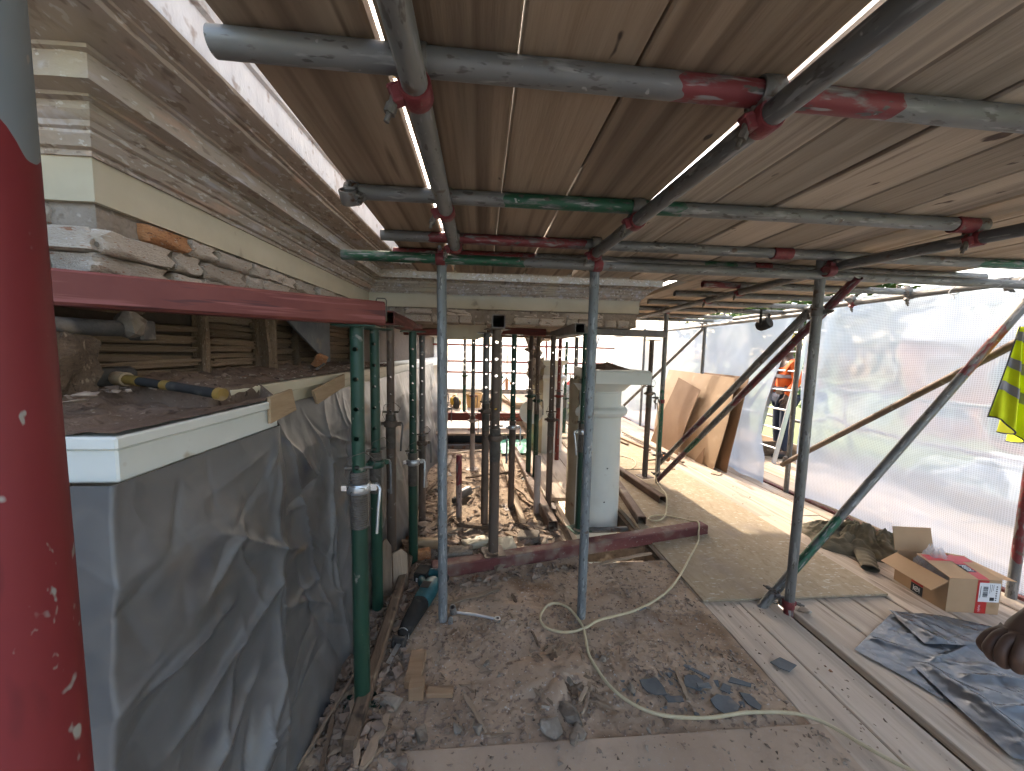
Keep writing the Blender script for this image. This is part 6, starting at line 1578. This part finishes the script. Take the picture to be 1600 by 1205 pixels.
MB().prism([(-2.4, .45), (-2.4, 1.1), (-2.35, 2.15), (.9, 2.2), (1.55, 1.35), (2.4, 1.15), (2.45, .45)], -.95, .95, M=Matrix(((1, 0, 0, 0), (0, 0, 1, 0), (0, 1, 0, 0), (0, 0, 0, 1)))).build('body', M_van, vn, bevel=.08, seg=2)
for s in (-1, 1):
    MB().prism([(.3, 1.35), (.3, 2.0), (.85, 2.0), (1.35, 1.35)], 0, .01, M=Matrix(((1, 0, 0, 0), (0, 0, 1, s*.953), (0, 1, 0, 0), (0, 0, 0, 1)))).build('side_window', M_glass, vn, smooth=0)
    for x in (-1.5, 1.6):
        wv = MB().cyl((x, s*.78, .34), (x, s*.98, .34), .34, 20).build('wheel', M_tyre, vn, smooth=40)
        MB().cyl((x, s*.981, .34), (x, s*.99, .34), .19, 14).build('rim', M_alu, wv, smooth=40)
random.seed(77)
def crown(seed, n=1500):
    random.seed(seed); mb = MB(); cl = []
    for k in range(26):
        a = random.uniform(0, 6.28); r = random.uniform(.2, 1.0); z = random.uniform(-.8, 1.0); q = math.sqrt(max(.05, 1-z*z*.8))
        cl.append((V(r*q*math.cos(a), r*q*math.sin(a), z), random.uniform(.22, .42)))
    for k in range(n):
        c, s = random.choice(cl)
        d = V(random.gauss(0, 1), random.gauss(0, 1), random.gauss(0, 1)).normalized()*s*random.uniform(.5, 1.05)
        p = c + d; m = Matrix.Rotation(random.uniform(0, 6.28), 3, 'Z') @ Matrix.Rotation(random.uniform(-1, 1), 3, 'X'); h = random.uniform(.04, .085)
        mb.add([p + m @ V(-h, -h*.6, 0), p + m @ V(h, -h*.6, 0), p + m @ V(h*.6, h, .01), p + m @ V(-h*.7, h*.8, -.01)], [(0, 1, 2, 3)])
    me = mb.mesh('crown', smooth=0); me.materials.append(M_leaf); return me
CR = [crown(1), crown(2)]
for k, (x, y, h, r, lb) in enumerate(((9.5, 12.5, 7.5, 2.2, 'leafy tree just beyond the driveway'), (15, 20, 9, 3.0, 'tall tree left of the brick house'), (20, 6.5, 8, 2.6, 'broad tree right of the white van'), (33, 12, 12, 4.5, 'big tree behind the brick house'), (14, 2.5, 6.5, 2.2, 'small tree nearest the right edge'), (30, 30, 13, 5, 'tree on the horizon far behind the house'), (5, 34, 10, 4, 'tree beyond the far white sheeting'))):
    t = empty('tree', (x, y, GZ), k*1.3, lb + ' seen through the sheeting', 'tree', 'garden trees')
    mb = MB().path([(0, 0, 0), (.1, 0, h*.3), (0, .1, h*.6), (.1, 0, h*.85)], [r*.09, r*.07, r*.045, r*.02], 10)
    for j in range(5):
        a = j*1.3; mb.path([(.05, .05, h*(.35+.08*j)), (r*.35*math.cos(a), r*.35*math.sin(a), h*(.5+.07*j)), (r*.7*math.cos(a), r*.7*math.sin(a), h*(.58+.07*j))], [r*.035, r*.025, r*.01], 6)
    mb.build('trunk', M_bark, t, smooth=60)
    c = link('crown', CR[k % 2], None, t); c.location = (0, 0, h*.68); c.scale = (r, r, h*.36)
hd = MB(); random.seed(6)
for k in range(5200):
    p = V(random.uniform(10.2, 11.6), random.uniform(-6, 26), GZ + 1.5*random.random()**.7); m = Matrix.Rotation(random.uniform(0, 6.28), 3, 'Z') @ Matrix.Rotation(random.uniform(-1.2, 1.2), 3, 'X'); h = .09
    hd.add([p + m @ V(-h, -h*.6, 0), p + m @ V(h, -h*.6, 0), p + m @ V(h*.6, h, 0), p + m @ V(-h*.7, h*.8, 0)], [(0, 1, 2, 3)])
tag(hd.build('hedge', M_leaf, smooth=0), 'green hedge beside the driveway seen through the sheeting', 'hedge', kind='stuff')
